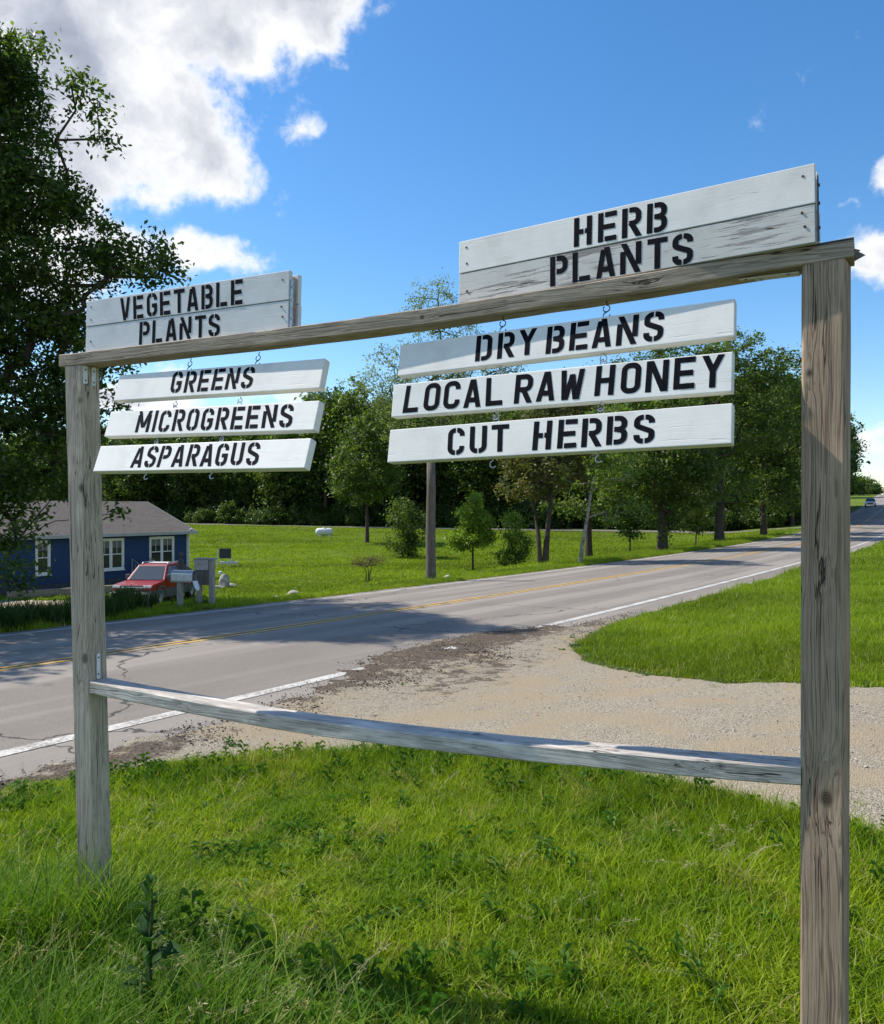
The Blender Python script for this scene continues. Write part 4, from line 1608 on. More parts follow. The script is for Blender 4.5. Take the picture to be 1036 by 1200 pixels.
bx, by, bz = W(241, 17.6)
st2 = empty('mailbox_stand', (bx, by, bz), R(-14), 'weathered grey wooden box stand on two legs right of the open mailbox', 'mailbox stand')
for x, zt in ((-.16, .48), (.145, 1.0)):
    o = MB()
    o.box(x - .045, x + .055, -.05, .05, -.3, zt, ch=.006)
    o.build('leg', m_og, st2)
for z0, z1, dx in ((.78, .885, 0), (.89, 1.0, -.008)):
    o = MB()
    o.box(-.23 + dx, .095, -.075, -.052, z0, z1, ch=.004)
    o.build('board', wood('stand_board', 'x', (.50, .47, .43), (.25, .23, .21), seed=3.3) if z0 < .8 else bpy.data.materials['stand_board'], st2)
o = MB()
o.box(-.21, .095, -.048, .12, .46, .995, ch=.005)
o.build('box', wood('stand_box', 'z', (.17, .155, .14), (.08, .075, .07), seed=1.3), st2)
o = MB()
o.box(-.235, .21, -.10, .14, 1.004, 1.03, ch=.004)
o.build('lid', m_og, st2)
bx, by, bz = W(212, 18.6)
o = MB()
o.box(-.05, .05, -.05, .05, -.4, 1.05, ch=.006)
for k_ in range(1): o.tube([(0, 0, 1.05), (0, 0, 1.09), (0, 0, 1.15), (0, 0, 1.20), (0, 0, 1.23)], [.05, .03, .062, .055, .01], 10)
o = o.build('lone_post', wood('dark_post_wood', 'z', (.12, .10, .085), (.06, .05, .045), seed=3.1), None)
o.location = (bx, by, bz)
tag(o, 'dark wooden post with a rounded finial behind the open mailbox', 'post')
for (px, zz, h) in ((173, 16.3, .34), (201, 17.3, .30)):
    bx, by, bz = W(px, zz)
    o = MB()
    o.tube([(0, 0, -.2), (.01, 0, h)], .018, 6)
    o.tube([(-.03, 0, h * .8), (.05, 0, h * .85)], .012, 5)
    o = o.build('garden_stake', M['iron'], None)
    o.location = (bx, by, bz)
    tag(o, 'thin dark stake at the road edge ' + ('in front of the truck bumper' if px < 190 else 'just left of the mailbox post'), 'stake')

# stub of a utility pole
bx, by, bz = W(505, 25.2)
o = MB()
o.tube([(0, 0, -.5), (.0, 0, .2), (-.01, 0, 1.5), (.01, 0, 2.8), (.0, 0, 3.78)], [.165, .155, .145, .135, .125], 14)
o = o.build('cut_off_pole', wood('pole_wood', 'z', (.17, .145, .12), (.075, .062, .05), seed=8.8, crack=1.5), None, smooth=True)
o.location = (bx, by, bz)
tag(o, 'thick brown cut-off utility pole standing at the far edge of the road', 'pole')

# street name post at the side road
bx, by, bz = 36.6, 95, Tz(36.6, 95)
sp_ = empty('street_sign', (bx, by, bz), 0, 'small street name sign on a thin post where the side road meets the main road', 'sign')
o = MB()
o.tube([(0, 0, -.2), (0, 0, 2.15)], .06, 6)
o.build('post', M['steel'], sp_)
o = MB()
o.box(-.5, .7, -.02, .02, 2.16, 2.42, ch=.005)
o.build('blade', mottled('sign_back', (.16, .22, .17), (.12, .17, .13), 5), sp_)

# things on the field behind the stand
bx, by, bz = W(263, 58)
nb = empty('field_board', (bx, by, bz), R(10), 'small dark board on pale legs standing in the field right of the blue house', 'board')
o = MB()
o.box(-.35, .45, -.03, .03, .62, 1.32, ch=.01)
o.build('panel', mottled('slate_panel', (.075, .085, .10), (.05, .055, .065), 5), nb)
for xx in (-.48, .42):
    o = MB()
    o.box(xx - .04, xx + .04, .035, .10, -.3, 1.28 if xx < 0 else .62)
    o.build('leg', M['white'], nb)
o = MB()
o.box(-.3, .95, -.35, -.1, .26, .42, ch=.01)
for xx in (-.25, .2, .85): o.box(xx, xx + .07, -.32, -.12, -.1, .26)
o.build('shelf', M['white'], nb)
bx, by, bz = W(258, 47)
o = MB()
o.tube([(0, 0, -.1), (0, 0, .45)], .02, 6)
o.tube([(0, 0, .45), (0, 0, .50), (0, 0, .62), (0, 0, .66)], [.05, .11, .10, .02], 8)
o = o.build('garden_light', M['white'], None)
o.location = (bx, by, bz)
tag(o, 'small white garden light on a stake between the field board and the rocks', 'garden light')


def rock(name, loc, s, seed, label, m=None):
    bm = bmesh.new()
    bmesh.ops.create_icosphere(bm, subdivisions=3, radius=1)
    r = random.Random(seed)
    dirs = [Vector((r.uniform(-1, 1), r.uniform(-1, 1), r.uniform(-1, 1))).normalized() for _ in range(9)]
    for v in bm.verts:
        c = v.co.copy()
        for d in dirs:
            k_ = c.dot(d) - .72
            if k_ > 0: c -= d * k_ * .85
        v.co = Vector((c.x * s[0], c.y * s[1], c.z * s[2])) * r.uniform(.985, 1.015)
    me = bpy.data.meshes.new(name)
    bm.to_mesh(me)
    bm.free()
    me.materials.append(m or M['rock'])
    o = link(bpy.data.objects.new(name, me))
    o.location = (loc[0], loc[1], loc[2] + s[2] * .45)
    o.rotation_euler = (0, 0, r.uniform(0, 6))
    return tag(o, label, 'rock')


rock('boulder', W(263, 44), (.30, .28, .52), 1, 'upright pale boulder in the field behind the wooden stand')
rock('flat_rock', W(255, 43.5), (.42, .3, .12), 2, 'flat pale stone lying left of the upright boulder')
rock('flat_rock', W(270, 44.5), (.45, .3, .13), 3, 'flat stone lying right of the upright boulder')
rock('flat_rock', W(240, 33), (.42, .25, .10), 21, 'flat pale stone in the grass seen between the legs of the stand')
rock('rock', W(278, 19.4), (.115, .09, .085), 4, 'pale rounded rock in the verge just right of the wooden stand')
rock('rock', W(285, 19.4), (.07, .06, .05), 5, 'small rock touching the right side of the pale rounded rock')
rock('rock', W(301, 19.2), (.06, .05, .04), 6, 'small low rock in the verge between the two larger pale rocks')
rock('rock', W(324, 19.5), (.085, .07, .055), 7, 'mid-sized verge rock a little left of the biggest one')
rock('rock', W(345, 20.0), (.17, .13, .11), 8, 'biggest pale rock at the far road edge left of the bare little tree')
rock('rock', W(336, 20.0), (.08, .07, .06), 9, 'small rock leaning on the left of the biggest verge rock')
rock('rock', W(380, 21.0), (.07, .06, .045), 10, 'last small rock of the row, right of the biggest verge rock')
rock('rock', W(524, 26.0), (.16, .12, .10), 12, 'pale rock at the foot of the cut-off pole')

# propane tank
bx, by, bz = W(380, 90)
pt_ = empty('propane_tank', (bx, by, bz), R(12), 'white propane tank lying at the back of the field before the wood', 'tank')
o = MB()
r_ = .40
o.tube([(-.95, 0, .62), (-.92, 0, .62), (-.82, 0, .62), (-.65, 0, .62), (.65, 0, .62), (.82, 0, .62), (.92, 0, .62), (.95, 0, .62)], [.05, .2, .33, r_, r_, .33, .2, .05], 16)
o.build('tank', M['white'], pt_, smooth=True)
for xx in (-.5, .5):
    o = MB()
    o.box(xx - .08, xx + .08, -.3, .3, -.1, .3)
    o.build('leg', M['white'], pt_)
o = MB()
o.tube([(0, 0, .98), (0, 0, 1.14)], .14, 8)
o.build('valve_cover', M['white'], pt_)


# ------------------------------------------------------------------ trees
def crown_points(lobes, n, r, shell=.55):
    """cluster centres inside ellipsoids (cx,cy,cz,rx,ry,rz[,weight])"""
    wts = np.array([l[3] * l[4] * l[5] * (l[6] if len(l) > 6 else 1) for l in lobes])
    wts = wts / wts.sum()
    cnt = np.maximum(1, np.round(wts * n).astype(int))
    out = []
    for l, k in zip(lobes, cnt):
        v = r.normal(size=(k, 3))
        v /= np.linalg.norm(v, axis=1)[:, None]
        rad = r.uniform(size=(k, 1)) ** (1 / 3.) * (1 - shell) + shell * r.uniform(.75, 1.0, size=(k, 1))
        rad = np.minimum(rad, 1.05)
        out.append(v * rad * np.array(l[3:6]) + np.array(l[:3]))
    return np.concatenate(out)


def grow(trunk, pts, r, r0, tip=.012, side=5):
    """join every cluster centre to the nearest point of the growing skeleton; returns tube mesh"""
    nodes = [np.array(p, float) for p in trunk]
    par = [i - 1 for i in range(len(trunk))]
    base = nodes[0]
    axis = np.mean(nodes, axis=0)
    order = np.argsort(np.hypot(pts[:, 0] - axis[0], pts[:, 1] - axis[1]) + .3 * np.abs(pts[:, 2] - axis[2]))
    leafnode = []
    first = max(1, len(trunk) // 3)
    for k in order:
        c = pts[k]
        A = np.array(nodes[first:])
        d = np.linalg.norm(A - c, axis=1) + 1.1 * np.maximum(0, A[:, 2] - c[2] + .05)
        j = int(np.argmin(d)) + first
        a = nodes[j]
        L = np.linalg.norm(c - a)
        m = int(max(1, min(4, L / .55)))
        last = j
        for q in range(1, m + 1):
            u = q / m
            pt = a * (1 - u) + c * u + r.normal(size=3) * .07 * L * (1 - u) * (1 if q < m else 0)
            pt[2] += .10 * L * math.sin(math.pi * u) * .6
            nodes.append(pt)
            par.append(last)
            last = len(nodes) - 1
        leafnode.append(last)
    n = len(nodes)
    wgt = np.zeros(n)
    for l in leafnode: wgt[l] += 1
    for i in range(n - 1, 0, -1): wgt[par[i]] += wgt[i]
    rad = tip * np.maximum(wgt, 1) ** .5
    rad = np.minimum(rad * 1.0, r0)
    sc = r0 / max(rad[1], 1e-6) if len(trunk) > 1 else 1
    for i in range(len(trunk)): rad[i] = r0 * (1 - .75 * i / max(1, len(trunk) - 1)) if i else r0 * 1.25
    V, F = [], []
    for i in range(1, n):
        a, b_ = nodes[par[i]], nodes[i]
        t_ = b_ - a
        L = np.linalg.norm(t_)
        if L < 1e-5: continue
        t_ /= L
        u = np.cross(t_, (0.3, .1, 1.0) if abs(t_[2]) < .9 else (1, 0, 0))
        u /= np.linalg.norm(u)
        v = np.cross(t_, u)
        ra = min(rad[par[i]], rad[i] * 1.35)
        if i < len(trunk): ra = rad[par[i]]
        sd_ = 8 if i < len(trunk) else (side if wgt[i] > 2 else 3)
        b0 = len(V)
        for (c, rr) in ((a, ra), (b_, rad[i])):
            for k in range(sd_):
                an = 2 * math.pi * k / sd_
                V.append(c + (u * math.cos(an) + v * math.sin(an)) * rr)
        for k in range(sd_): F.append((b0 + k, b0 + (k + 1) % sd_, b0 + sd_ + (k + 1) % sd_, b0 + sd_ + k))
    return np.array(V), np.array(F)


def leaves(centres, per, spread, size, r, flat=.75, elong=1.7, droop=.15):
    n = len(centres) * per
    c = np.repeat(centres, per, axis=0)
    sp = np.repeat(r.uniform(.65, 1.3, size=(len(centres), 1)), per, axis=0) * spread
    off = r.normal(size=(n, 3)) * sp * np.array([1, 1, flat]) * .62
    c = c + off
    c[:, 2] -= droop * spread * (off[:, 0] ** 2 + off[:, 1] ** 2) / spread ** 2
    nz = r.normal(size=(n, 3)) + np.array([0, 0, .9])
    nz /= np.linalg.norm(nz, axis=1)[:, None]
    a = np.cross(nz, r.normal(size=(n, 3)))
    a /= np.linalg.norm(a, axis=1)[:, None]
    b_ = np.cross(nz, a)
    s = size * r.uniform(.6, 1.25, size=(n, 1))
    V = np.stack([c - a * s * elong * .5, c + b_ * s * .42 + nz * s * .10, c + a * s * elong * .5, c - b_ * s * .42 + nz * s * .10], 1).reshape(-1, 3)
    F = np.arange(n * 4).reshape(-1, 4)
    return V, F


def tree_mesh(trunk, lobes, ncl, per, spread, size, r0, seed, shell=.5, tip=.012, flat=.75, bare=0.):
    r = np.random.default_rng(seed)
    pts = crown_points(lobes, ncl, r, shell)
    bV, bF = grow(trunk, pts, r, r0, tip)
    if bare: pts = pts[r.uniform(size=len(pts)) > bare]
    lV, lF = leaves(pts, per, spread, size, r, flat)
    return (bV, bF), (lV, lF)


def tree(name, label, cat, pos, trunk, lobes, ncl, per, spread, size, r0, seed, mleaf, mbark=None, group=None, **kw):
    """trunk and lobes relative to pos"""
    (bV, bF), (lV, lF) = tree_mesh(trunk, lobes, ncl, per, spread, size, r0, seed, **kw)
    e = empty(name, pos, 0, label, cat, group)
    np_mesh('trunk', bV, bF, mbark or M['bark'], e, smooth=True)
    np_mesh('crown', lV, lF, mleaf, e)
    return e


def trunkline(h, lean=(0, 0), n=7, wig=.08, seed=1, z0=-.4):
    r = random.Random(seed)
    o = []
    for i in range(n):
        u = i / (n - 1)
        o.append((lean[0] * u + (r.uniform(-1, 1) * wig if i > 1 else 0), lean[1] * u + (r.uniform(-1, 1) * wig if i > 1 else 0), z0 + (h - z0) * u))
    return o


def lob(base, px, py, Z, rx, ry, rz_, wt=1.0):
    """lobe centre seen at px,py from the road side, at depth Z, relative to base"""
    return ((px - 518) / 970 * Z - base[0], Z - base[1], 1.6 + (596 - py) / 970 * Z - base[2], rx, ry, rz_, wt)


LF = {
    'dark': leafmat('leaf_dark_green', (.040, .072, .012), (.085, .130, .022), .42, .8, (.17, .24, .04)),
    'mid': leafmat('leaf_mid_green', (.060, .098, .017), (.130, .170, .032), .42, .6, (.14, .22, .04)),
    'light': leafmat('leaf_light_green', (.10, .17, .022), (.17, .245, .036), .42, .9, (.22, .30, .06)),
    'olive': leafmat('leaf_olive', (.095, .108, .03), (.16, .155, .05), .36, .7, (.16, .11, .06)),
    'bright': leafmat('leaf_bright_young', (.16, .24, .025), (.24, .32, .045), .5, .9, (.28, .36, .07)),
    'pale': leafmat('leaf_pale_spring', (.15, .19, .06), (.22, .25, .09), .42, .6, (.28, .30, .14)),
    'wood': leafmat('leaf_woodland', (.045, .082, .016), (.095, .140, .028), .40, .10, (.14, .19, .04)),
    'rust': leafmat('leaf_rusty', (.14, .075, .04), (.19, .12, .06), .35, 1.5, (.10, .12, .04)),
}

# the big tree at the left edge, leaning its crown over the road
B = (-10.6, 17.6, Tz(-10.6, 17.6))
TB = [(0, 0, -.4), (.05, 0, .7), (.25, -.05, 2.0), (.5, -.1, 3.4), (.7, -.1, 5.0), (.75, 0, 7.0), (.9, .1, 9.0), (.9, 0, 10.8)]
lobes = [
    lob(B, -85, 85, 17.5, 2.1, 2.2, 1.7), lob(B, -8, 150, 17.3, 1.15, 1.4, 1.6), lob(B, -10, 95, 17.0, .75, .8, 1.1), lob(B, 40, 245, 17.2, 1.0, 1.3, 1.0),
    lob(B, 100, 118, 16.6, .42, .4, .50, 2.0), lob(B, 85, 170, 16.6, .5, .4, .22, .6),
    lob(B, 75, 310, 17.0, 1.25, 1.3, .62), lob(B, 165, 306, 16.6, .8, .7, .52, 1.8), lob(B, 195, 312, 16.5, .35, .3, .3, 2.0), lob(B, 25, 470, 17.0, 1.1, 1.0, .7, 1.3), lob(B, 120, 160, 16.6, .35, .3, .25, 1.6), lob(B, 130, 270, 16.7, .35, .4, .5, .8),
    lob(B, 20, 400, 17.2, 1.5, 1.5, 1.05), lob(B, 105, 420, 16.8, .75, .7, .55, .8), lob(B, 60, 500, 17.0, 1.15, 1.1, .75), lob(B, 70, 370, 16.9, 1.1, 1.0, .6, 1.2), lob(B, 95, 470, 16.9, .8, .7, .5, 1.2), lob(B, 50, 560, 16.9, .8, .7, .5), lob(B, 60, 230, 17.2, .9, .9, .6, 1.2), lob(B, 30, 60, 17.0, .35, .5, .7),
    lob(B, -10, 560, 17.0, 1.15, 1.1, .85), lob(B, 130, 545, 16.6, .55, .4, .25, .45), lob(B, 30, 600, 17.0, .55, .6, .45, .7),
    lob(B, 15, 655, 16.6, .62, .6, .75, 1.1), lob(B, 150, 600, 16.3, .35, .3, .22, .22), lob(B, -130, 330, 18.5, 2.6, 2.8, 3.2, .5), lob(B, -20, 300, 17.8, 1.4, 1.6, 1.5, .8),
]
tree('roadside_tree', 'large dark leafy tree filling the left edge, its crown reaching behind the vegetable sign', 'tree', B, TB, lobes, 1400, 72, .28, .076, .24, 5, LF['dark'], shell=.35, tip=.010)
# a second big tree out of the frame to the left: it throws the broad shade on the road
B = (-14.2, 20.6, Tz(-14.2, 20.6))
tree('roadside_tree', 'taller dark tree further left along the road, shading the asphalt', 'tree', B, trunkline(14.5, (.4, -.3), 9, .15, 3),
     [(0.4, -.4, 13.6, 3.3, 3.2, 2.7), (1.6, -1.4, 11.6, 2.6, 2.4, 2.2), (0, 0, 9.4, 3.2, 3.2, 2.6), (.9, -1.5, 16.0, 2.2, 2.2, 1.3)], 560, 46, .5, .13, .30, 9, LF['dark'], shell=.35)
B = (-14.4, 14.2, Tz(-14.4, 14.2))
tree('roadside_tree', 'spreading tree beside the road, wholly left of the frame edge', 'tree', B, trunkline(9, (.4, -.6), 8, .15, 13),
     [(0.6, -.6, 9.2, 3.0, 3.4, 2.2), (2.4, .4, 8.4, 2.2, 2.4, 1.8), (.4, -3.0, 7.6, 2.2, 2.0, 1.6)], 460, 44, .45, .13, .26, 19, LF['dark'], shell=.35)

# trees on the field side of the road
B = W(639, 35.5)
tree('field_tree', 'double-trunked tree with rusty olive crown behind the CUT HERBS board', 'tree', B,
     [(0, 0, -.4), (.02, 0, .5), (.12, .1, 1.6), (.25, .1, 2.8), (.2, 0, 4.2), (.1, 0, 5.6)],
     [lob(B, 648, 545, 35.5, 2.2, 2.1, 1.2), lob(B, 620, 520, 36, 1.7, 1.8, 1.2), lob(B, 675, 500, 35.5, 1.9, 1.8, 1.5), lob(B, 610, 565, 34.5, 1.2, 1.2, .8), lob(B, 650, 470, 36, 1.6, 1.6, 1.2)],
     330, 46, .32, .11, .16, 21, LF['olive'], tip=.010)
o = MB()
o.tube([(-.22, 0, -.4), (-.24, .02, .4), (-.30, .05, 1.4), (-.5, .1, 2.6), (-.75, .15, 3.8), (-1.0, .1, 5.0)], [.12, .11, .10, .08, .06, .03], 8)
second = o.build('trunk', M['bark'], bpy.data.objects['field_tree'], smooth=True)
B = W(679, 33.6)
tree('leaning_birch', 'thin pale-barked tree leaning right beside the road with sparse light leaves', 'tree', B,
     [(0, 0, -.3), (.12, 0, .8), (.32, 0, 1.9), (.5, .1, 3.0), (.72, .1, 4.2), (.95, .1, 5.4), (1.05, .1, 6.4)],
     [lob(B, 716, 606, 33.5, .4, .4, .3, 1.5), lob(B, 735, 590, 33.5, .9, .8, .3, .5), lob(B, 690, 560, 33.5, 1.2, .9, .5, .4), lob(B, 720, 540, 33.5, 1.2, 1.0, 1.0, .6), lob(B, 712, 500, 33.5, 1.2, 1, .9, .6)],
     95, 40, .24, .085, .085, 22, LF['light'], M['palebark'], tip=.009)
B = W(776, 46.5)
tree('field_tree', 'broad tree with low mottled green crown and ivy-clad trunk left of the big post', 'tree', B, trunkline(7.5, (.2, 0), 8, .12, 4),
     [lob(B, 770, 545, 46.5, 3.0, 2.8, 2.0), lob(B, 735, 570, 46, 1.7, 1.6, 1.4), lob(B, 815, 560, 46, 1.8, 1.8, 1.8), lob(B, 770, 490, 47, 2.8, 2.6, 1.8), lob(B, 785, 605, 45.5, 1.2, 1.0, 1.2, .8)],
     430, 52, .42, .135, .33, 23, LF['mid'], tip=.012)
B = W(815, 50)
tree('small_tree', 'small slender green tree at the roadside just right of the ivy-clad trunk', 'tree', B, trunkline(3.2, (.1, 0), 6, .05, 6),
     [(0, 0, 2.7, .95, .9, 1.3), (.1, 0, 1.6, .8, .7, .7)], 70, 36, .28, .11, .05, 24, LF['mid'])
B = W(738, 52)
tree('small_tree', 'small leafy tree in shade between the leaning birch and the ivy-clad trunk', 'tree', B, trunkline(3.6, (.1, 0), 6, .05, 16),
     [(0, 0, 3.0, 1.2, 1.0, 1.3), (.1, 0, 1.8, .9, .8, .8)], 90, 36, .3, .11, .06, 25, LF['dark'])
B = W(603, 55)
tree('small_tree', 'pale green shrub-like tree in the shade left of the double trunk', 'tree', B, trunkline(2.8, (.1, 0), 6, .05, 26),
     [(-.2, 0, 2.9, .7, .8, 1.2), (.35, 0, 1.7, .9, .8, .9), (-.4, 0, .9, .9, .8, .7)], 100, 36, .36, .11, .06, 26, LF['light'])
B = W(554, 55)
tree('sapling', 'bright green conical young tree alone on the field right of the cut-off pole', 'tree', B, trunkline(4.3, (.05, 0), 7, .04, 7),
     [(-.1, 0, 2.3, 1.7, 1.4, .6), (.35, 0, 3.2, 1.15, 1.1, .7), (-.3, 0, 3.8, .7, .8, .6), (.2, 0, 4.6, .5, .5, .7), (-.8, .2, 1.7, .8, .8, .4)], 230, 40, .30, .105, .085, 27, LF['bright'], shell=.45)
B = W(431, 45)
tree('rusty_bush', 'nearly bare little tree with rusty twigs on the field near the verge', 'tree', B,
     [(0, 0, -.2), (.03, 0, .3), (.05, 0, .7), (0, 0, 1.0)], [(0, 0, 1.35, 1.0, .8, .28), (.3, 0, 1.5, .8, .6, .2), (-.35, 0, 1.3, .7, .6, .2)], 120, 7, .16, .045, .05, 28, LF['rust'], tip=.006)
o = MB()
o.tube([(.0, 0, -.2), (.11, 0, .35), (.12, 0, .7), (.25, 0, 1.15)], [.035, .033, .03, .015], 6)
o.tube([(-.05, 0, -.2), (-.10, 0, .35), (-.07, 0, .7), (-.25, 0, 1.1)], [.035, .033, .03, .015], 6)
o.build('trunk', M['bark'], bpy.data.objects['rusty_bush'])
B = W(478, 66)
tree('small_tree', 'light blue-green shrubby tree just left of the cut-off pole', 'tree', B, trunkline(4, (.1, 0), 6, .05, 36),
     [(-.5, 0, 3.6, 1.1, 1.2, 1.3), (.6, 0, 2.4, 1.3, 1.2, 1.2), (-.6, 0, 1.3, 1.4, 1.0, .9), (.3, 0, .7, 1.3, 1.0, .6)], 150, 36, .46, .13, .08, 29, LF['mid'])
B = W(430, 82)
tree('field_tree', 'tall rounded dark green tree standing forward of the wood, left of the cut-off pole', 'tree', B, trunkline(11.5, (.2, 0), 8, .15, 8),
     [(0, 0, 8.0, 3.6, 3.4, 3.2), (.2, 0, 10.8, 2.6, 2.5, 2.2), (-.3, 0, 5.6, 3.1, 3.0, 1.7)], 330, 44, .6, .2, .2, 30, LF['mid'], tip=.014)
# airy pale tree, top showing above the beam
B = W(505, 58)
tree('airy_tree', 'tall airy pale-leaved tree, thin top above the beam left of HERB PLANTS', 'tree', B, trunkline(16.5, (.6, 0), 10, .2, 9),
     [lob(B, 505, 480, 58, 4.2, 3.5, 3.6, .8), lob(B, 455, 440, 58, 2.2, 2.0, 2.2, .8), lob(B, 520, 410, 58, 3.3, 2.6, 2.6, .8), lob(B, 505, 360, 58, 2.0, 1.8, 2.1, .9), lob(B, 520, 335, 58, .7, .7, 1.0, 1.2), lob(B, 570, 430, 58, 2.6, 2.4, 2.4, .7), lob(B, 415, 455, 58, 1.3, 1.2, 1.2, .6)],
     820, 24, .42, .11, .16, 31, LF['pale'], tip=.0105, shell=.25)
# the tall mass right of centre, up against the main post
B = W(843, 64)
tree('oak_tree', 'largest tall tree behind the right-hand boards, rounded top against the sky near the big post', 'tree', B, trunkline(13.5, (0, 0), 9, .2, 10),
     [lob(B, 800, 440, 64, 4.6, 4.2, 2.8), lob(B, 870, 430, 64, 3.4, 3.2, 2.6), lob(B, 905, 470, 64, 2.6, 2.6, 2.8), lob(B, 745, 470, 64, 3.4, 3.4, 2.8), lob(B, 850, 500, 63, 5.2, 4.6, 2.8), lob(B, 900, 425, 64, 1.9, 1.8, 1.0), lob(B, 860, 400, 64, 1.8, 1.8, 1.0), lob(B, 830, 570, 63, 3.6, 3.0, 1.7), lob(B, 800, 595, 62, 2.4, 2.0, 1.0)],
     640, 54, .52, .165, .38, 32, LF['mid'], tip=.013, shell=.4)
B = W(690, 66)
tree('oak_tree', 'round-topped green tree behind the LOCAL RAW HONEY board', 'tree', B, trunkline(11.5, (0, 0), 9, .2, 12),
     [lob(B, 690, 475, 66, 4.2, 3.8, 3.2), lob(B, 650, 490, 66, 2.6, 2.6, 2.6), lob(B, 730, 450, 66, 2.6, 2.6, 2.2), lob(B, 700, 540, 65, 4.2, 3.8, 2.6), lob(B, 690, 585, 64, 3.6, 3.0, 1.5), lob(B, 740, 590, 64, 2.8, 2.6, 1.2)],
     420, 50, .55, .17, .30, 33, LF['mid'], tip=.013, shell=.4)
B = W(895, 72)
tree('oak_tree', 'dark tree directly left of the big post with bare boughs under its crown', 'tree', B, trunkline(12, (0, 0), 9, .2, 13),
     [lob(B, 900, 500, 72, 4.4, 4.0, 3.4), lob(B, 925, 450, 73, 3.0, 3.0, 2.8), lob(B, 880, 560, 72, 4.4, 4.2, 2.8), lob(B, 935, 560, 74, 2.6, 2.6, 3.0)],
     420, 48, .6, .19, .3, 34, LF['dark'], tip=.014, shell=.4)
# beyond the post, left of the far road
for (x, y, sc_, sd_, lab, lf) in ((51.5, 117, 1.0, 41, 'dark tree partly hidden by the right edge of the big post beyond the side road', 'dark'),
                              (68.5, 150, 1.12, 42, 'tall rounded tree right of the big post beside the far road', 'mid'),
                              (93.0, 205, 1.0, 43, 'smaller tree farther up the hill to the right of the big post', 'mid')):
    B = (x, y, Tz(x, y))
    tree('hill_tree', lab, 'tree', B, trunkline(12 * sc_, (0, 0), 8, .2, sd_),
         [(0, 0, 9.5 * sc_, 5.4 * sc_, 5 * sc_, 4.2 * sc_), (2.4, -1, 13.2 * sc_, 3.4 * sc_, 3.4, 3 * sc_), (-1, 0, 15 * sc_, 3.0, 3.0, 2.4), (2.8, 0, 5.5, 3.4, 3.2, 2.6)], 330, 44, .8, .26, .3, sd_, LF[lf], tip=.016)

# ------------------------------------------------------------------ the wood behind the field
tmpl = []
for k, (h, cr, lf) in enumerate(((15, 4.2, 'wood'), (17, 3.8, 'mid'), (13, 4.4, 'wood'))):
    tr = trunkline(h * .86, (.3, .2), 8, .25, 50 + k)
    lb = [(0, 0, h * .62, cr, cr, h * .24), (.6, .3, h * .82, cr * .72, cr * .72, h * .17), (-1.2, .4, h * .48, cr * .75, cr * .75, h * .14), (1.5, -.6, h * .36, cr * .7, cr * .6, h * .13), (-1.6, -.8, h * .30, cr * .5, cr * .5, h * .12)]
    (bV, bF), (lV, lF) = tree_mesh(tr, lb, 230, 34, .95, .32, .24, 60 + k, tip=.018, shell=.4)
    V = np.concatenate([bV, lV])
    F = np.concatenate([bF, lF + len(bV)])
    mi = np.concatenate([np.zeros(len(bF)), np.ones(len(lF))])
    joined = np_mesh('woodland_tree', V, F, [M['bark'], LF[lf]], mi=mi, link_it=False)
    tmpl.append((joined, (bV, bF), (lV, lF), lf))


def side_y(px):
    """depth of the side road along bearing px"""
    xs = [(p[0] / p[1] * 970 + 518, p[1]) for p in SIDE_ROAD]
    return float(np.interp(px, [a for a, _ in xs], [c for _, c in xs]))


# front row: each trunk of its own
protos = []
rf_ = random.Random(77)
pxs = list(range(60, 960, 27))
row_labels = [
 'wood-edge tree at the far left, behind the big roadside tree', 'wood-edge tree behind the left end of the blue house roof', 'wood-edge tree in line with the left post of the frame', 'wood-edge tree above the middle of the brown shingle roof',
 'wood-edge tree right over the ridge end of the brown roof', 'wood-edge tree over the mailbox and the right eave of the house', 'wood-edge tree in line with the grey wooden box stand', 'wood-edge tree directly behind the small dark field board',
 'wood-edge tree just right of the field board, behind open grass', 'first wood-edge tree under the right end of the ASPARAGUS board', 'wood-edge tree midway between field board and propane tank', 'wood-edge tree just left of the white propane tank',
 'wood-edge tree right behind the white propane tank', 'taller wood-edge tree just right of the propane tank', 'taller wood-edge tree behind the rounded forward tree', 'taller wood-edge tree between the rounded tree and the shrubby tree',
 'taller wood-edge tree behind the cut-off pole', 'wood-edge tree between the cut-off pole and the bright sapling', 'wood-edge tree right behind the bright sapling', 'wood-edge tree between the sapling and the pale shrub-like tree',
 'wood-edge tree behind the pale shrub-like tree', 'wood-edge tree behind the double trunk', 'wood-edge tree between the double trunk and the leaning birch', 'wood-edge tree behind the foot of the leaning birch',
 'wood-edge tree between the birch and the ivy-clad trunk', 'wood-edge tree left behind the ivy-clad trunk', 'wood-edge tree right behind the ivy-clad trunk', 'wood-edge tree behind the small slender roadside tree',
 'wood-edge tree where the side road comes into view', 'wood-edge tree just left of the street name sign', 'wood-edge tree right behind the street name sign', 'wood-edge tree between the street sign and the big post', 'last wood-edge tree, half behind the left edge of the big post', 'wood-edge tree behind the big post']
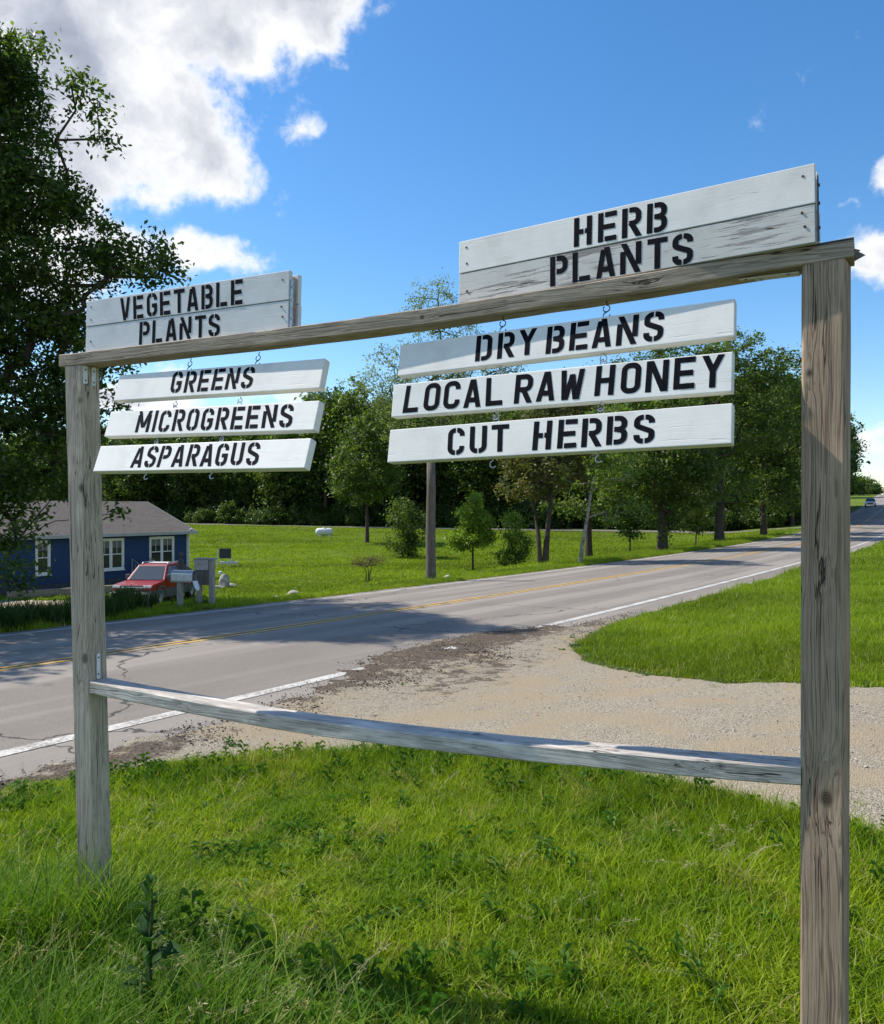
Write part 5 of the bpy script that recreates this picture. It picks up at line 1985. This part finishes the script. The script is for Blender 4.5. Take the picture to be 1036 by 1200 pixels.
for i, px in enumerate(pxs):
    pxj = px + rf_.uniform(-7, 7)
    dep = side_y(min(pxj, 905)) + rf_.uniform(5, 13)
    if pxj > 905: dep = 92 + rf_.uniform(0, 8)
    k = i % 3
    s = rf_.uniform(.92, 1.12) if pxj < 370 else (rf_.uniform(1.15, 1.35) if pxj < 500 else rf_.uniform(1.0, 1.25))
    if k < len(protos) and len(protos) == 3:
        e = copy_tree(protos[k])
    else:
        jn_, bb, ll, lf = tmpl[k]
        e = empty('forest_tree', (0, 0, 0))
        np_mesh('trunk', bb[0], bb[1], M['bark'], e, smooth=True)
        np_mesh('crown', ll[0], ll[1], LF[lf], e)
        protos.append(e)
    x, y, z = W(pxj, dep)
    e.location = (x, y, z)
    e.rotation_euler = (0, 0, rf_.uniform(0, 6.28))
    e.scale = (s * rf_.uniform(.9, 1.05), s * rf_.uniform(.9, 1.05), s)
    lab, gr = row_labels[i], 'front row trees of the wood behind the field'
    tag(e, lab, 'tree', gr)

# the depth of the wood behind: one mass
pts, rot, scl, idx = [], [], [], []
r = NPR
for px in range(20, 1010, 13):
    for k in range(6):
        pj = px + r.uniform(-8, 8)
        dep = (side_y(pj) if pj < 905 else 100) + 16 + k * 8.5 + r.uniform(-3, 3)
        x, y, z = W(pj, dep)
        p_, q_ = pq(x, y)
        if q_ < 17: continue
        s = (r.uniform(.95, 1.14) if pj < 370 else (r.uniform(1.1, 1.32) if pj < 500 else r.uniform(.95, 1.25)))
        pts.append((x, y, z - .3))
        rot.append((0, 0, r.uniform(0, 6.28)))
        scl.append((s, s, s * r.uniform(.95, 1.05)))
        idx.append(int(r.integers(0, 3)))
for k in range(150):      # the wood goes on to the left of the frame and over the far hill
    a = r.uniform(-75, -28) if k < 90 else r.uniform(34, 75)
    dep = r.uniform(130, 210) if k < 90 else r.uniform(240, 420)
    x, y = dep * math.sin(R(a)), dep * math.cos(R(a))
    s = r.uniform(.8, 1.1)
    pts.append((x, y, Tz(x, y) - .3)); rot.append((0, 0, r.uniform(0, 6.28))); scl.append((s, s, s)); idx.append(int(r.integers(0, 3)))
scatter('woodland', pts, rot, scl, idx, [q[0] for q in tmpl], 'deep dark wood closing the field behind the front trees')
# undergrowth along its foot
(bV, bF), (lV, lF) = tree_mesh([(0, 0, -.2), (0, 0, .5), (0, 0, 1)], [(0, 0, 1.1, 1.3, 1.3, 1.1), (.8, .3, .8, .9, .9, .8)], 60, 34, .42, .20, .05, 81)
bush = np_mesh('bush', np.concatenate([bV, lV]), np.concatenate([bF, lF + len(bV)]), [M['bark'], LF['wood']], mi=np.concatenate([np.zeros(len(bF)), np.ones(len(lF))]), link_it=False)
pts, rot, scl, idx = [], [], [], []
for px in np.arange(20, 940, 7.):
    for k in range(3):
        pj = px + r.uniform(-5, 5)
        dep = (side_y(pj) if pj < 905 else 96) + 4 + k * 5 + r.uniform(-1, 3)
        x, y, z = W(pj, dep)
        if pq(x, y)[1] < 15.5: continue
        s = r.uniform(.6, 1.5)
        pts.append((x, y, z)); rot.append((0, 0, r.uniform(0, 6.28))); scl.append((s, s, s * r.uniform(.7, 1.2))); idx.append(0)
for k in range(60):     # scrub on the far rise beyond the car
    x, y = r.uniform(95, 150), r.uniform(200, 300)
    p_, q_ = pq(x, y)
    if -3 < q_ < 15: continue
    s = r.uniform(1.2, 3.2)
    pts.append((x, y, Tz(x, y))); rot.append((0, 0, r.uniform(0, 6.28))); scl.append((s, s, s)); idx.append(0)
scatter('undergrowth', pts, rot, scl, idx, [bush], 'dark undergrowth along the foot of the wood')


# ------------------------------------------------------------------ grass
G1 = grassmat('lawn_blades', (.165, .275, .010), (.310, .400, .018), (.36, .32, .12), .42, 1.5, .03)
G2 = grassmat('verge_blades', (.190, .285, .012), (.280, .365, .020), (.34, .33, .11), .40, .6, .03)
G3 = grassmat('weed_blades', (.085, .185, .012), (.180, .300, .022), (.34, .34, .12), .36, 3.0, .035)
G4 = grassmat('broad_weed_leaves', (.06, .15, .018), (.12, .23, .03), (.10, .20, .05), .34, 3.0, .02)
GD = grassmat('dark_verge_blades', (.030, .070, .012), (.050, .10, .018), (.10, .13, .04), .3, 1.0, .04)

lawnT = [tuft('turf', 26, .055, .05, .12, .0060, .7, G1, 1), tuft('turf', 24, .06, .06, .14, .0066, .9, G1, 2), tuft('turf', 22, .05, .04, .10, .0055, .5, G1, 3), tuft('turf', 16, .05, .08, .17, .0066, 1.0, G1, 4)]
vergeT = [tuft('turf', 26, .12, .06, .13, .009, .6, G2, 5, 2), tuft('turf', 26, .12, .07, .16, .010, .7, G2, 6, 2)]
fieldT = [tuft('turf', 26, .30, .05, .13, .026, .6, G2, 7, 2), tuft('turf', 24, .34, .06, .15, .030, .7, G2, 8, 2)]
tallT = [tuft('tall_grass', 30, .09, .22, .50, .0075, .9, G3, 9, 4), tuft('tall_grass', 24, .07, .18, .40, .0085, 1.2, G3, 10, 4), tuft('tall_grass', 22, .10, .15, .35, .0050, 1.4, G3, 12, 4)]
darkT = [tuft('dark_grass', 30, .14, .25, .55, .020, .5, GD, 13, 3), tuft('dark_grass', 30, .16, .20, .42, .022, .7, GD, 14, 3)]
farT = [tuft('turf', 26, .55, .06, .16, .05, .6, G2, 15, 2), tuft('turf', 24, .6, .07, .18, .055, .7, G2, 16, 2)]


def seedgrass(name, seed):
    """stalks with nodding seed heads"""
    r = random.Random(seed)
    V, F = [], []
    for _ in range(6):
        a, ln, h = r.uniform(0, 6.28), r.uniform(.08, .22), r.uniform(.34, .58)
        bx, by = r.uniform(-.05, .05), r.uniform(-.05, .05)
        pr = None
        for s in range(6):
            u = s / 5
            c = (bx + math.cos(a) * ln * u ** 2.2, by + math.sin(a) * ln * u ** 2.2, h * (u - .10 * u ** 4))
            b0 = len(V)
            V += [(c[0] - .0012, c[1], c[2]), (c[0] + .0012, c[1] + .0008, c[2])]
            if pr is not None: F.append((pr, pr + 1, b0 + 1, b0))
            pr = b0
        for s in range(26):
            u = .72 + .28 * s / 26
            c = Vector((bx + math.cos(a) * ln * u ** 2.2, by + math.sin(a) * ln * u ** 2.2, h * (u - .10 * u ** 4)))
            d = Vector((r.uniform(-1, 1), r.uniform(-1, 1), r.uniform(-.2, .8))).normalized() * r.uniform(.008, .02) * (1.3 - u)* 2
            n_ = Vector((r.uniform(-1, 1), r.uniform(-1, 1), r.uniform(-1, 1))).normalized() * .0022
            b0 = len(V)
            V += [tuple(c), tuple(c + d + n_), tuple(c + d * 1.5), tuple(c + d - n_)]
            F.append((b0, b0 + 1, b0 + 2, b0 + 3))
    me = bpy.data.meshes.new(name)
    me.from_pydata(V, [], F)
    me.materials.append(M['seed'])
    return bpy.data.objects.new(name, me)


M['seed'] = grassmat('seed_heads', (.15, .20, .05), (.27, .28, .11), (.45, .38, .24), .35, 4, .3)
seedT = [seedgrass('seed_grass', 1), seedgrass('seed_grass', 2)]


def broadleaf(name, n, l0, l1, wd, m, seed, up=.5, stem=0.0):
    """rosette or leafy stem of wide pointed leaves"""
    r = random.Random(seed)
    V, F = [], []
    for i in range(n):
        a = r.uniform(0, 6.28)
        L = r.uniform(l0, l1)
        z0 = stem * (i / n)
        el = r.uniform(up * .5, up * 1.4)
        dirh = Vector((math.cos(a), math.sin(a), 0))
        sd_ = Vector((-math.sin(a), math.cos(a), 0))
        prof = [(0, .08), (.2, .45), (.45, 1), (.7, .8), (.88, .4), (1, .02)]
        b0 = len(V)
        for (u, wv) in prof:
            c = dirh * L * u * math.cos(el * (1 - .4 * u)) + Vector((0, 0, z0 + L * (math.sin(el) * u - .45 * u * u)))
            f_ = .012 * wv
            V += [tuple(c - sd_ * wd * wv * .5 + Vector((0, 0, f_))), tuple(c), tuple(c + sd_ * wd * wv * .5 + Vector((0, 0, f_)))]
        for k in range(len(prof) - 1):
            for j in (0, 1): F.append((b0 + 3 * k + j, b0 + 3 * k + j + 1, b0 + 3 * k + 4 + j, b0 + 3 * k + 3 + j))
    me = bpy.data.meshes.new(name)
    me.from_pydata(V, [], F)
    me.materials.append(m)
    return bpy.data.objects.new(name, me)


weedT = [broadleaf('leafy_weed', 9, .06, .13, .035, G4, 1, .7), broadleaf('leafy_weed', 12, .04, .09, .022, G4, 2, .9, .08), broadleaf('leafy_weed', 7, .08, .15, .028, G4, 3, .5)]


def spread(n, y0, y1, half=.60, x_extra=.5, power=1.0):
    """random ground points in the wedge the camera side looks over"""
    u = NPR.uniform(size=n)
    Y = np.sqrt(y0 * y0 + (y1 * y1 - y0 * y0) * u) if power == 1.0 else y0 + (y1 - y0) * u ** power
    X = NPR.uniform(-1, 1, size=n) * (half * Y + x_extra)
    return X, Y


def put(name, X, Y, hs, ws, tm, label, tilt=.12, probs=None, dz=0.0):
    n = len(X)
    Z = T(X, Y) + dz
    P3 = np.stack([X, Y, Z], -1)
    rot = np.stack([NPR.normal(size=n) * tilt, NPR.normal(size=n) * tilt, NPR.uniform(0, 6.28, n)], -1)
    scl = np.stack([ws, ws, hs], -1)
    return scatter(name, P3, rot, scl, NPR.choice(len(tm), n, p=probs), tm, label)


def is_lawn(X, Y):
    p, q = pq(X, Y)
    sd = sdist(DRIVE, X, Y)
    sd = sd + .06 * wob(X, Y, 2.6) + .03 * wob(X, Y, 9.)
    return (sd < .0) & (q < 5.3), sd


# near lawn under the frame
X, Y = spread(26000, .7, 7.0, .62, .7)
ok, sd = is_lawn(X, Y)
ok &= (Y < 6.6)
# thin out where the turf is worn
ok &= NPR.uniform(size=len(X)) < .95 + .5 * wob(X, Y, 1.3)
ok &= (Y > 2.6) | (NPR.uniform(size=len(X)) < 1.0)
X, Y, sd = X[ok], Y[ok], sd[ok]
far_side = (sdist([(-9, -4), (-8.6, -2), (-2.9, 5.5), (-2.28, 5.8), (-.11, 6.2), (1.39, 4.9), (2.2, 3.95), (6.5, .7), (5, -3)], X, Y) > 0)
X, Y, sd = X[far_side], Y[far_side], sd[far_side]
edge = sm((sd + 1.0) / .9)
hh = (.72 + .30 * wob(X, Y, .8) + .75 * edge * sm((X + 3) / 2.5)) * NPR.uniform(.75, 1.25, len(X))
hh *= .86 * (1 - .45 * sm((sd + .16) / .16))
put('near_lawn', X, Y, np.clip(hh, .35, 1.8), NPR.uniform(.85, 1.35, len(X)), lawnT, 'bright green uncut lawn under the sign frame')
# broad-leaved weeds in the lawn
X, Y = spread(6500, .9, 7.0, .62, .5)
ok, sd = is_lawn(X, Y)
ok &= (NPR.uniform(size=len(X)) < .14 + .75 * sm((sd + .8) / .7) + .2 * wob(X, Y, 2.2)) & (Y < 6.5)
X, Y = X[ok], Y[ok]
put('lawn_weeds', X, Y, NPR.uniform(.7, 1.5, len(X)), NPR.uniform(.40, .85, len(X)), weedT, 'broad-leaved weeds and clover among the lawn grass')

# rank grass in the lower left corner and round the left post
n = 4600
X = NPR.uniform(-2.6, .2, n)
Y = NPR.uniform(1.2, 3.5, n)
g = np.clip(1.15 - np.hypot((X + 1.15) / 1.15, (Y - 2.05) / .95), 0, 1)
g = np.maximum(g, np.clip(1.3 - np.hypot((X + 1.50) / .55, (Y - 2.98) / .36), 0, 1))
ok = NPR.uniform(size=n) < g * .75
X, Y, g = X[ok], Y[ok], g[ok]
put('rank_grass', X, Y, (.38 + .62 * g + .45 * np.exp(-((X + 1.55) / .35) ** 2 - ((Y - 2.95) / .3) ** 2)) * NPR.uniform(.7, 1.2, len(X)), NPR.uniform(.8, 1.2, len(X)), tallT, 'rank tall grass round the foot of the left post and in the lower left corner', .16)
n = 520
X = NPR.uniform(-2.3, -.1, n)
Y = NPR.uniform(1.5, 3.4, n)
g = np.clip(1.15 - np.hypot((X + 1.15) / 1.05, (Y - 2.3) / .9), 0, 1)
ok = NPR.uniform(size=n) < g * .08
X, Y, g = X[ok], Y[ok], g[ok]
put('seeding_grass', X, Y, (.55 + .45 * g) * NPR.uniform(.7, 1.15, len(X)), NPR.uniform(.8, 1.2, len(X)), seedT, 'straw-coloured nodding seed heads above the rank grass', .10)
# a few single seed stalks in the lawn
X, Y = spread(30, 1.6, 5.2, .55, .2)
ok, sd = is_lawn(X, Y)
X, Y = X[ok], Y[ok]
put('lawn_seed_stalks', X, Y, NPR.uniform(.3, .55, len(X)), NPR.uniform(.7, 1.2, len(X)), seedT, 'scattered thin seed stalks standing in the lawn', .2)

n = 1500
X = NPR.uniform(-2.4, .1, n)
Y = NPR.uniform(1.3, 3.3, n)
g = np.clip(1.15 - np.hypot((X + 1.2) / 1.1, (Y - 2.2) / .95), 0, 1)
ok = NPR.uniform(size=n) < g * .95
X, Y, g = X[ok], Y[ok], g[ok]
put('corner_weeds', X, Y, NPR.uniform(1.2, 2.4, len(X)), NPR.uniform(.4, .8, len(X)), weedT, 'leafy weeds mixed into the rank grass in the lower left corner', .15, None, .05)

# dock plant, dark and upright, in the lower left
dk = empty('dock_plant', (-.86, 2.42, .02), 0, 'dark upright broad-leaved dock plant standing in the rank grass by the left post', 'weed')
o = MB()
o.tube([(0, 0, -.05), (.01, 0, .12), (.0, .01, .28), (.012, 0, .40), (.01, 0, .47)], [.007, .006, .005, .004, .002], 6)
o.build('stem', M['weedstem'] if 'weedstem' in M else mottled('dock_stem', (.04, .07, .02), (.07, .05, .025), 20), dk)
mdk = leafmat('dock_leaf', (.022, .070, .012), (.040, .105, .016), .25, 8, None, .9)
r2 = random.Random(12)
for k in range(30):
    ob = broadleaf('leaf', 1, .09 if k < 20 else .05, .15 if k < 20 else .08, .05 if k < 20 else .025, mdk, 30 + k, 1.55)
    ob.name = 'leaf'
    link(ob, dk)
    ob.location = (.0, 0, .03 + .015 * k)
    ob.data.polygons.foreach_set('use_smooth', [True] * len(ob.data.polygons))
    ob.rotation_euler = (0, r2.uniform(-.15, .15), k * 2.4)
# grass at the foot of the right post goes with the lawn

# stray tufts creeping over the gravel margins
X, Y = spread(9000, 3, 16, .62, .6, 1.4)
sd = sdist(DRIVE, X, Y)
ok = (sd > -.08) & (NPR.uniform(size=len(X)) < .55 * np.exp(-(sd / .16)) * (.6 + .8 * wob(X, Y, 1.4, 2.))) & (pq(X, Y)[1] < 5.2)
X, Y = X[ok], Y[ok]
put('margin_tufts', X, Y, NPR.uniform(.35, .9, len(X)), NPR.uniform(.4, .9, len(X)), lawnT[:3] + weedT[:2], 'stray grass tufts and weeds creeping over the gravel margin', .2)

# island and right-hand verge beyond the drive
X, Y = spread(30000, 6.5, 30, .66, 1.5, 1.35)
p, q = pq(X, Y)
sd = sdist(DRIVE, X, Y) + .06 * wob(X, Y, 2.6) + .03 * wob(X, Y, 9.)
ok = (sd < .07 * wob(X, Y, 5.3, 2.)) & (q < 5.15 + .16 * wob(X, Y, 1.2)) & (X > 1.2) & (Y > 6.2)
X, Y, sd = X[ok], Y[ok], sd[ok]
k_ = 1 + (Y - 8).clip(0) * .035
hh = (.85 + .25 * wob(X, Y, .7)) * NPR.uniform(.7, 1.3, len(X)) * (1 - .4 * sm((sd + .3) / .3)) * k_
put('island_lawn', X, Y, hh, k_ * NPR.uniform(.9, 1.3, len(X)), vergeT, 'sunlit grass island between the gravel drive and the road')
X, Y = spread(12000, 26, 75, .62, 2, 1.2)
p, q = pq(X, Y)
ok = (q < 5.1) & (q > -9)
X, Y = X[ok], Y[ok]
put('right_verge', X, Y, NPR.uniform(.9, 2.2, len(X)), NPR.uniform(.8, 1.3, len(X)), fieldT, 'longer grass along the right side of the road')

# far side: road verge, then the field
Xv, Qv = [], []
P_ = NPR.uniform(0, 60, 9000)
Q_ = Q0 + 2 * LW + .45 + NPR.uniform(0, 1, 9000) ** 1.6 * 3.2
X, Y = xy(P_, Q_)
ok = (np.abs(X) < .6 * Y + 2) & (Y > 8)
X, Y, Q_, P_ = X[ok], Y[ok], Q_[ok], P_[ok]
hh = NPR.uniform(.5, 1.2, len(X)) * (1.0 + .6 * (P_ > 30)) * (1 + .4 * wob(X, Y, .5))
put('far_verge', X, Y, np.clip(hh, .3, 3), NPR.uniform(.8, 1.4, len(X)), vergeT, 'short grass verge along the far edge of the road')
X, Y = spread(42000, 14, 62, .58, 2, 1.15)
p, q = pq(X, Y)
sdp = sdist(pk, X, Y)
ok = (q > Q0 + 2 * LW + 1.2) & (sdp < 0)
hl = (X * -.49 + 0) # keep clear of the house
X, Y = X[ok], Y[ok]
k_ = 1 + (Y - 20).clip(0) * .02
put('field_grass', X, Y, NPR.uniform(.5, 1.15, len(X)), k_ * NPR.uniform(.8, 1.3, len(X)), fieldT, 'mown green field between the road and the wood')

X, Y = spread(30000, 55, 122, .58, 2, 1.1)
p, q = pq(X, Y)
ok = (q > Q0 + 2 * LW + 1.5) & (Y < np.interp(X / Y * 970 + 518, [(a / b_ * 970 + 518) for a, b_ in SIDE_ROAD], [b_ for a, b_ in SIDE_ROAD]) - 3)
X, Y = X[ok], Y[ok]
put('back_field_grass', X, Y, NPR.uniform(.5, 1.3, len(X)) * (1 + .5 * wob(X, Y, .12)).clip(.4, 2), NPR.uniform(.8, 1.4, len(X)), farT, 'mown green grass at the back of the field below the wood')

# dark rank weeds at the far road edge in front of the house
P_ = NPR.uniform(-3, 12.3, 1400)
Q_ = Q0 + 2 * LW + .5 + NPR.uniform(0, 1, 1400) * 1.5
X, Y = xy(P_, Q_)
dens = np.where(X < -6.1, 1, .05)
ok = (np.abs(X) < .62 * Y + 2) & (NPR.uniform(size=len(X)) < dens)
X, Y = X[ok], Y[ok]
put('roadside_weeds', X, Y, np.where(X < -6.1, NPR.uniform(.7, 1.3, len(X)), NPR.uniform(.25, .5, len(X))), NPR.uniform(.8, 1.3, len(X)), darkT, 'dark tall weeds along the far road edge in front of the house')
# dark bush in front of the truck
B = W(146, 16.9)
tree('dark_bush', 'low dark bush at the road edge just right of the left post', 'bush', B, [(0, 0, -.2), (0, 0, .1), (.02, 0, .3)],
     [(0, 0, .28, .34, .3, .22), (.22, 0, .2, .22, .2, .16), (-.25, 0, .22, .2, .2, .16)], 70, 34, .09, .035, .02, 91, LF['dark'], tip=.003)
# long grass tufts under the trees by the far edge of the road
P_ = NPR.uniform(30, 72, 2600)
Q_ = Q0 + 2 * LW + .7 + NPR.uniform(0, 1, 2600) * 4.5
X, Y = xy(P_, Q_)
put('long_verge_grass', X, Y, NPR.uniform(1.5, 3.6, len(X)) * (.7 + .3 * wob(X, Y, .4)), NPR.uniform(1., 1.6, len(X)), vergeT, 'long feathery grass on the far verge below the trees')

# ------------------------------------------------------------------ loose stones
MS = [mottled('pebble_pale', (.50, .46, .40), (.36, .32, .27), 60, .9, .2, .2, .002), mottled('pebble_tan', (.38, .31, .23), (.26, .21, .16), 60, .9, .2, .2, .002), mottled('bitumen_crumb', (.045, .040, .037), (.10, .088, .078), 60, .95, .1, .3, .002)]
peb = [lumps('pebble', MS[0], 1), lumps('pebble', MS[1], 2), lumps('pebble', MS[0], 3)]
crumb = [lumps('crumb', MS[2], 4), lumps('crumb', MS[2], 5), lumps('crumb', MS[1], 6)]
X, Y = spread(26000, 3.0, 12.5, .62, .6, 1.5)
sd = sdist(DRIVE, X, Y)
p, q = pq(X, Y)
ok = (sd > -.05) & (NPR.uniform(size=len(X)) < .75 + .5 * wob(X, Y, 1.1))
X, Y = X[ok], Y[ok]
s = NPR.lognormal(-5.4, .45, len(X)).clip(.002, .016)
P3 = np.stack([X, Y, T(X, Y) + .016 + s * .2], -1)
rt = NPR.uniform(0, 6.28, (len(X), 3))
sc3 = np.stack([s, s * NPR.uniform(.6, 1, len(X)), s * NPR.uniform(.5, .8, len(X))], -1)
scatter('loose_gravel', P3, rt * np.array([0.1, 0.1, 1]), sc3, NPR.integers(0, 3, len(X)), peb, 'loose pale gravel lying on the drive')
n = 42000
P_ = NPR.uniform(-3, 15.8, n)
Q_ = np.where(NPR.uniform(size=n) < .25, 5.22 + NPR.normal(size=n) * .17, 5.85 + NPR.normal(size=n) * .62)
X, Y = xy(P_, Q_)
sdd = sdist(DRIVE, X, Y)
mouth = (P_ > 4.0) & (P_ < 15.6)
keep = np.where((Q_ < 5.5) & (P_ < 5), True, mouth) & (sdd > NPR.normal(size=n) * .10 - .02) & (np.abs(X) < .62 * Y + .6) & (NPR.uniform(size=n) < .50 + .7 * wob(X, Y, 1.9, 1.))
X, Y, Q_ = X[keep], Y[keep], Q_[keep]
s = NPR.lognormal(-5.0, .42, len(X)).clip(.003, .017)
P3 = np.stack([X, Y, T(X, Y) + .010 + s * .2], -1)
rt = NPR.uniform(0, 6.28, (len(X), 3)) * np.array([.1, .1, 1])
sc3 = np.stack([s, s * NPR.uniform(.6, 1, len(X)), s * NPR.uniform(.45, .8, len(X))], -1)
scatter('bitumen_crumbs', P3, rt, sc3, NPR.choice(3, len(X), p=[.38, .34, .28]), crumb, 'dark broken bitumen crumbs spread over the road edge at the mouth of the drive')
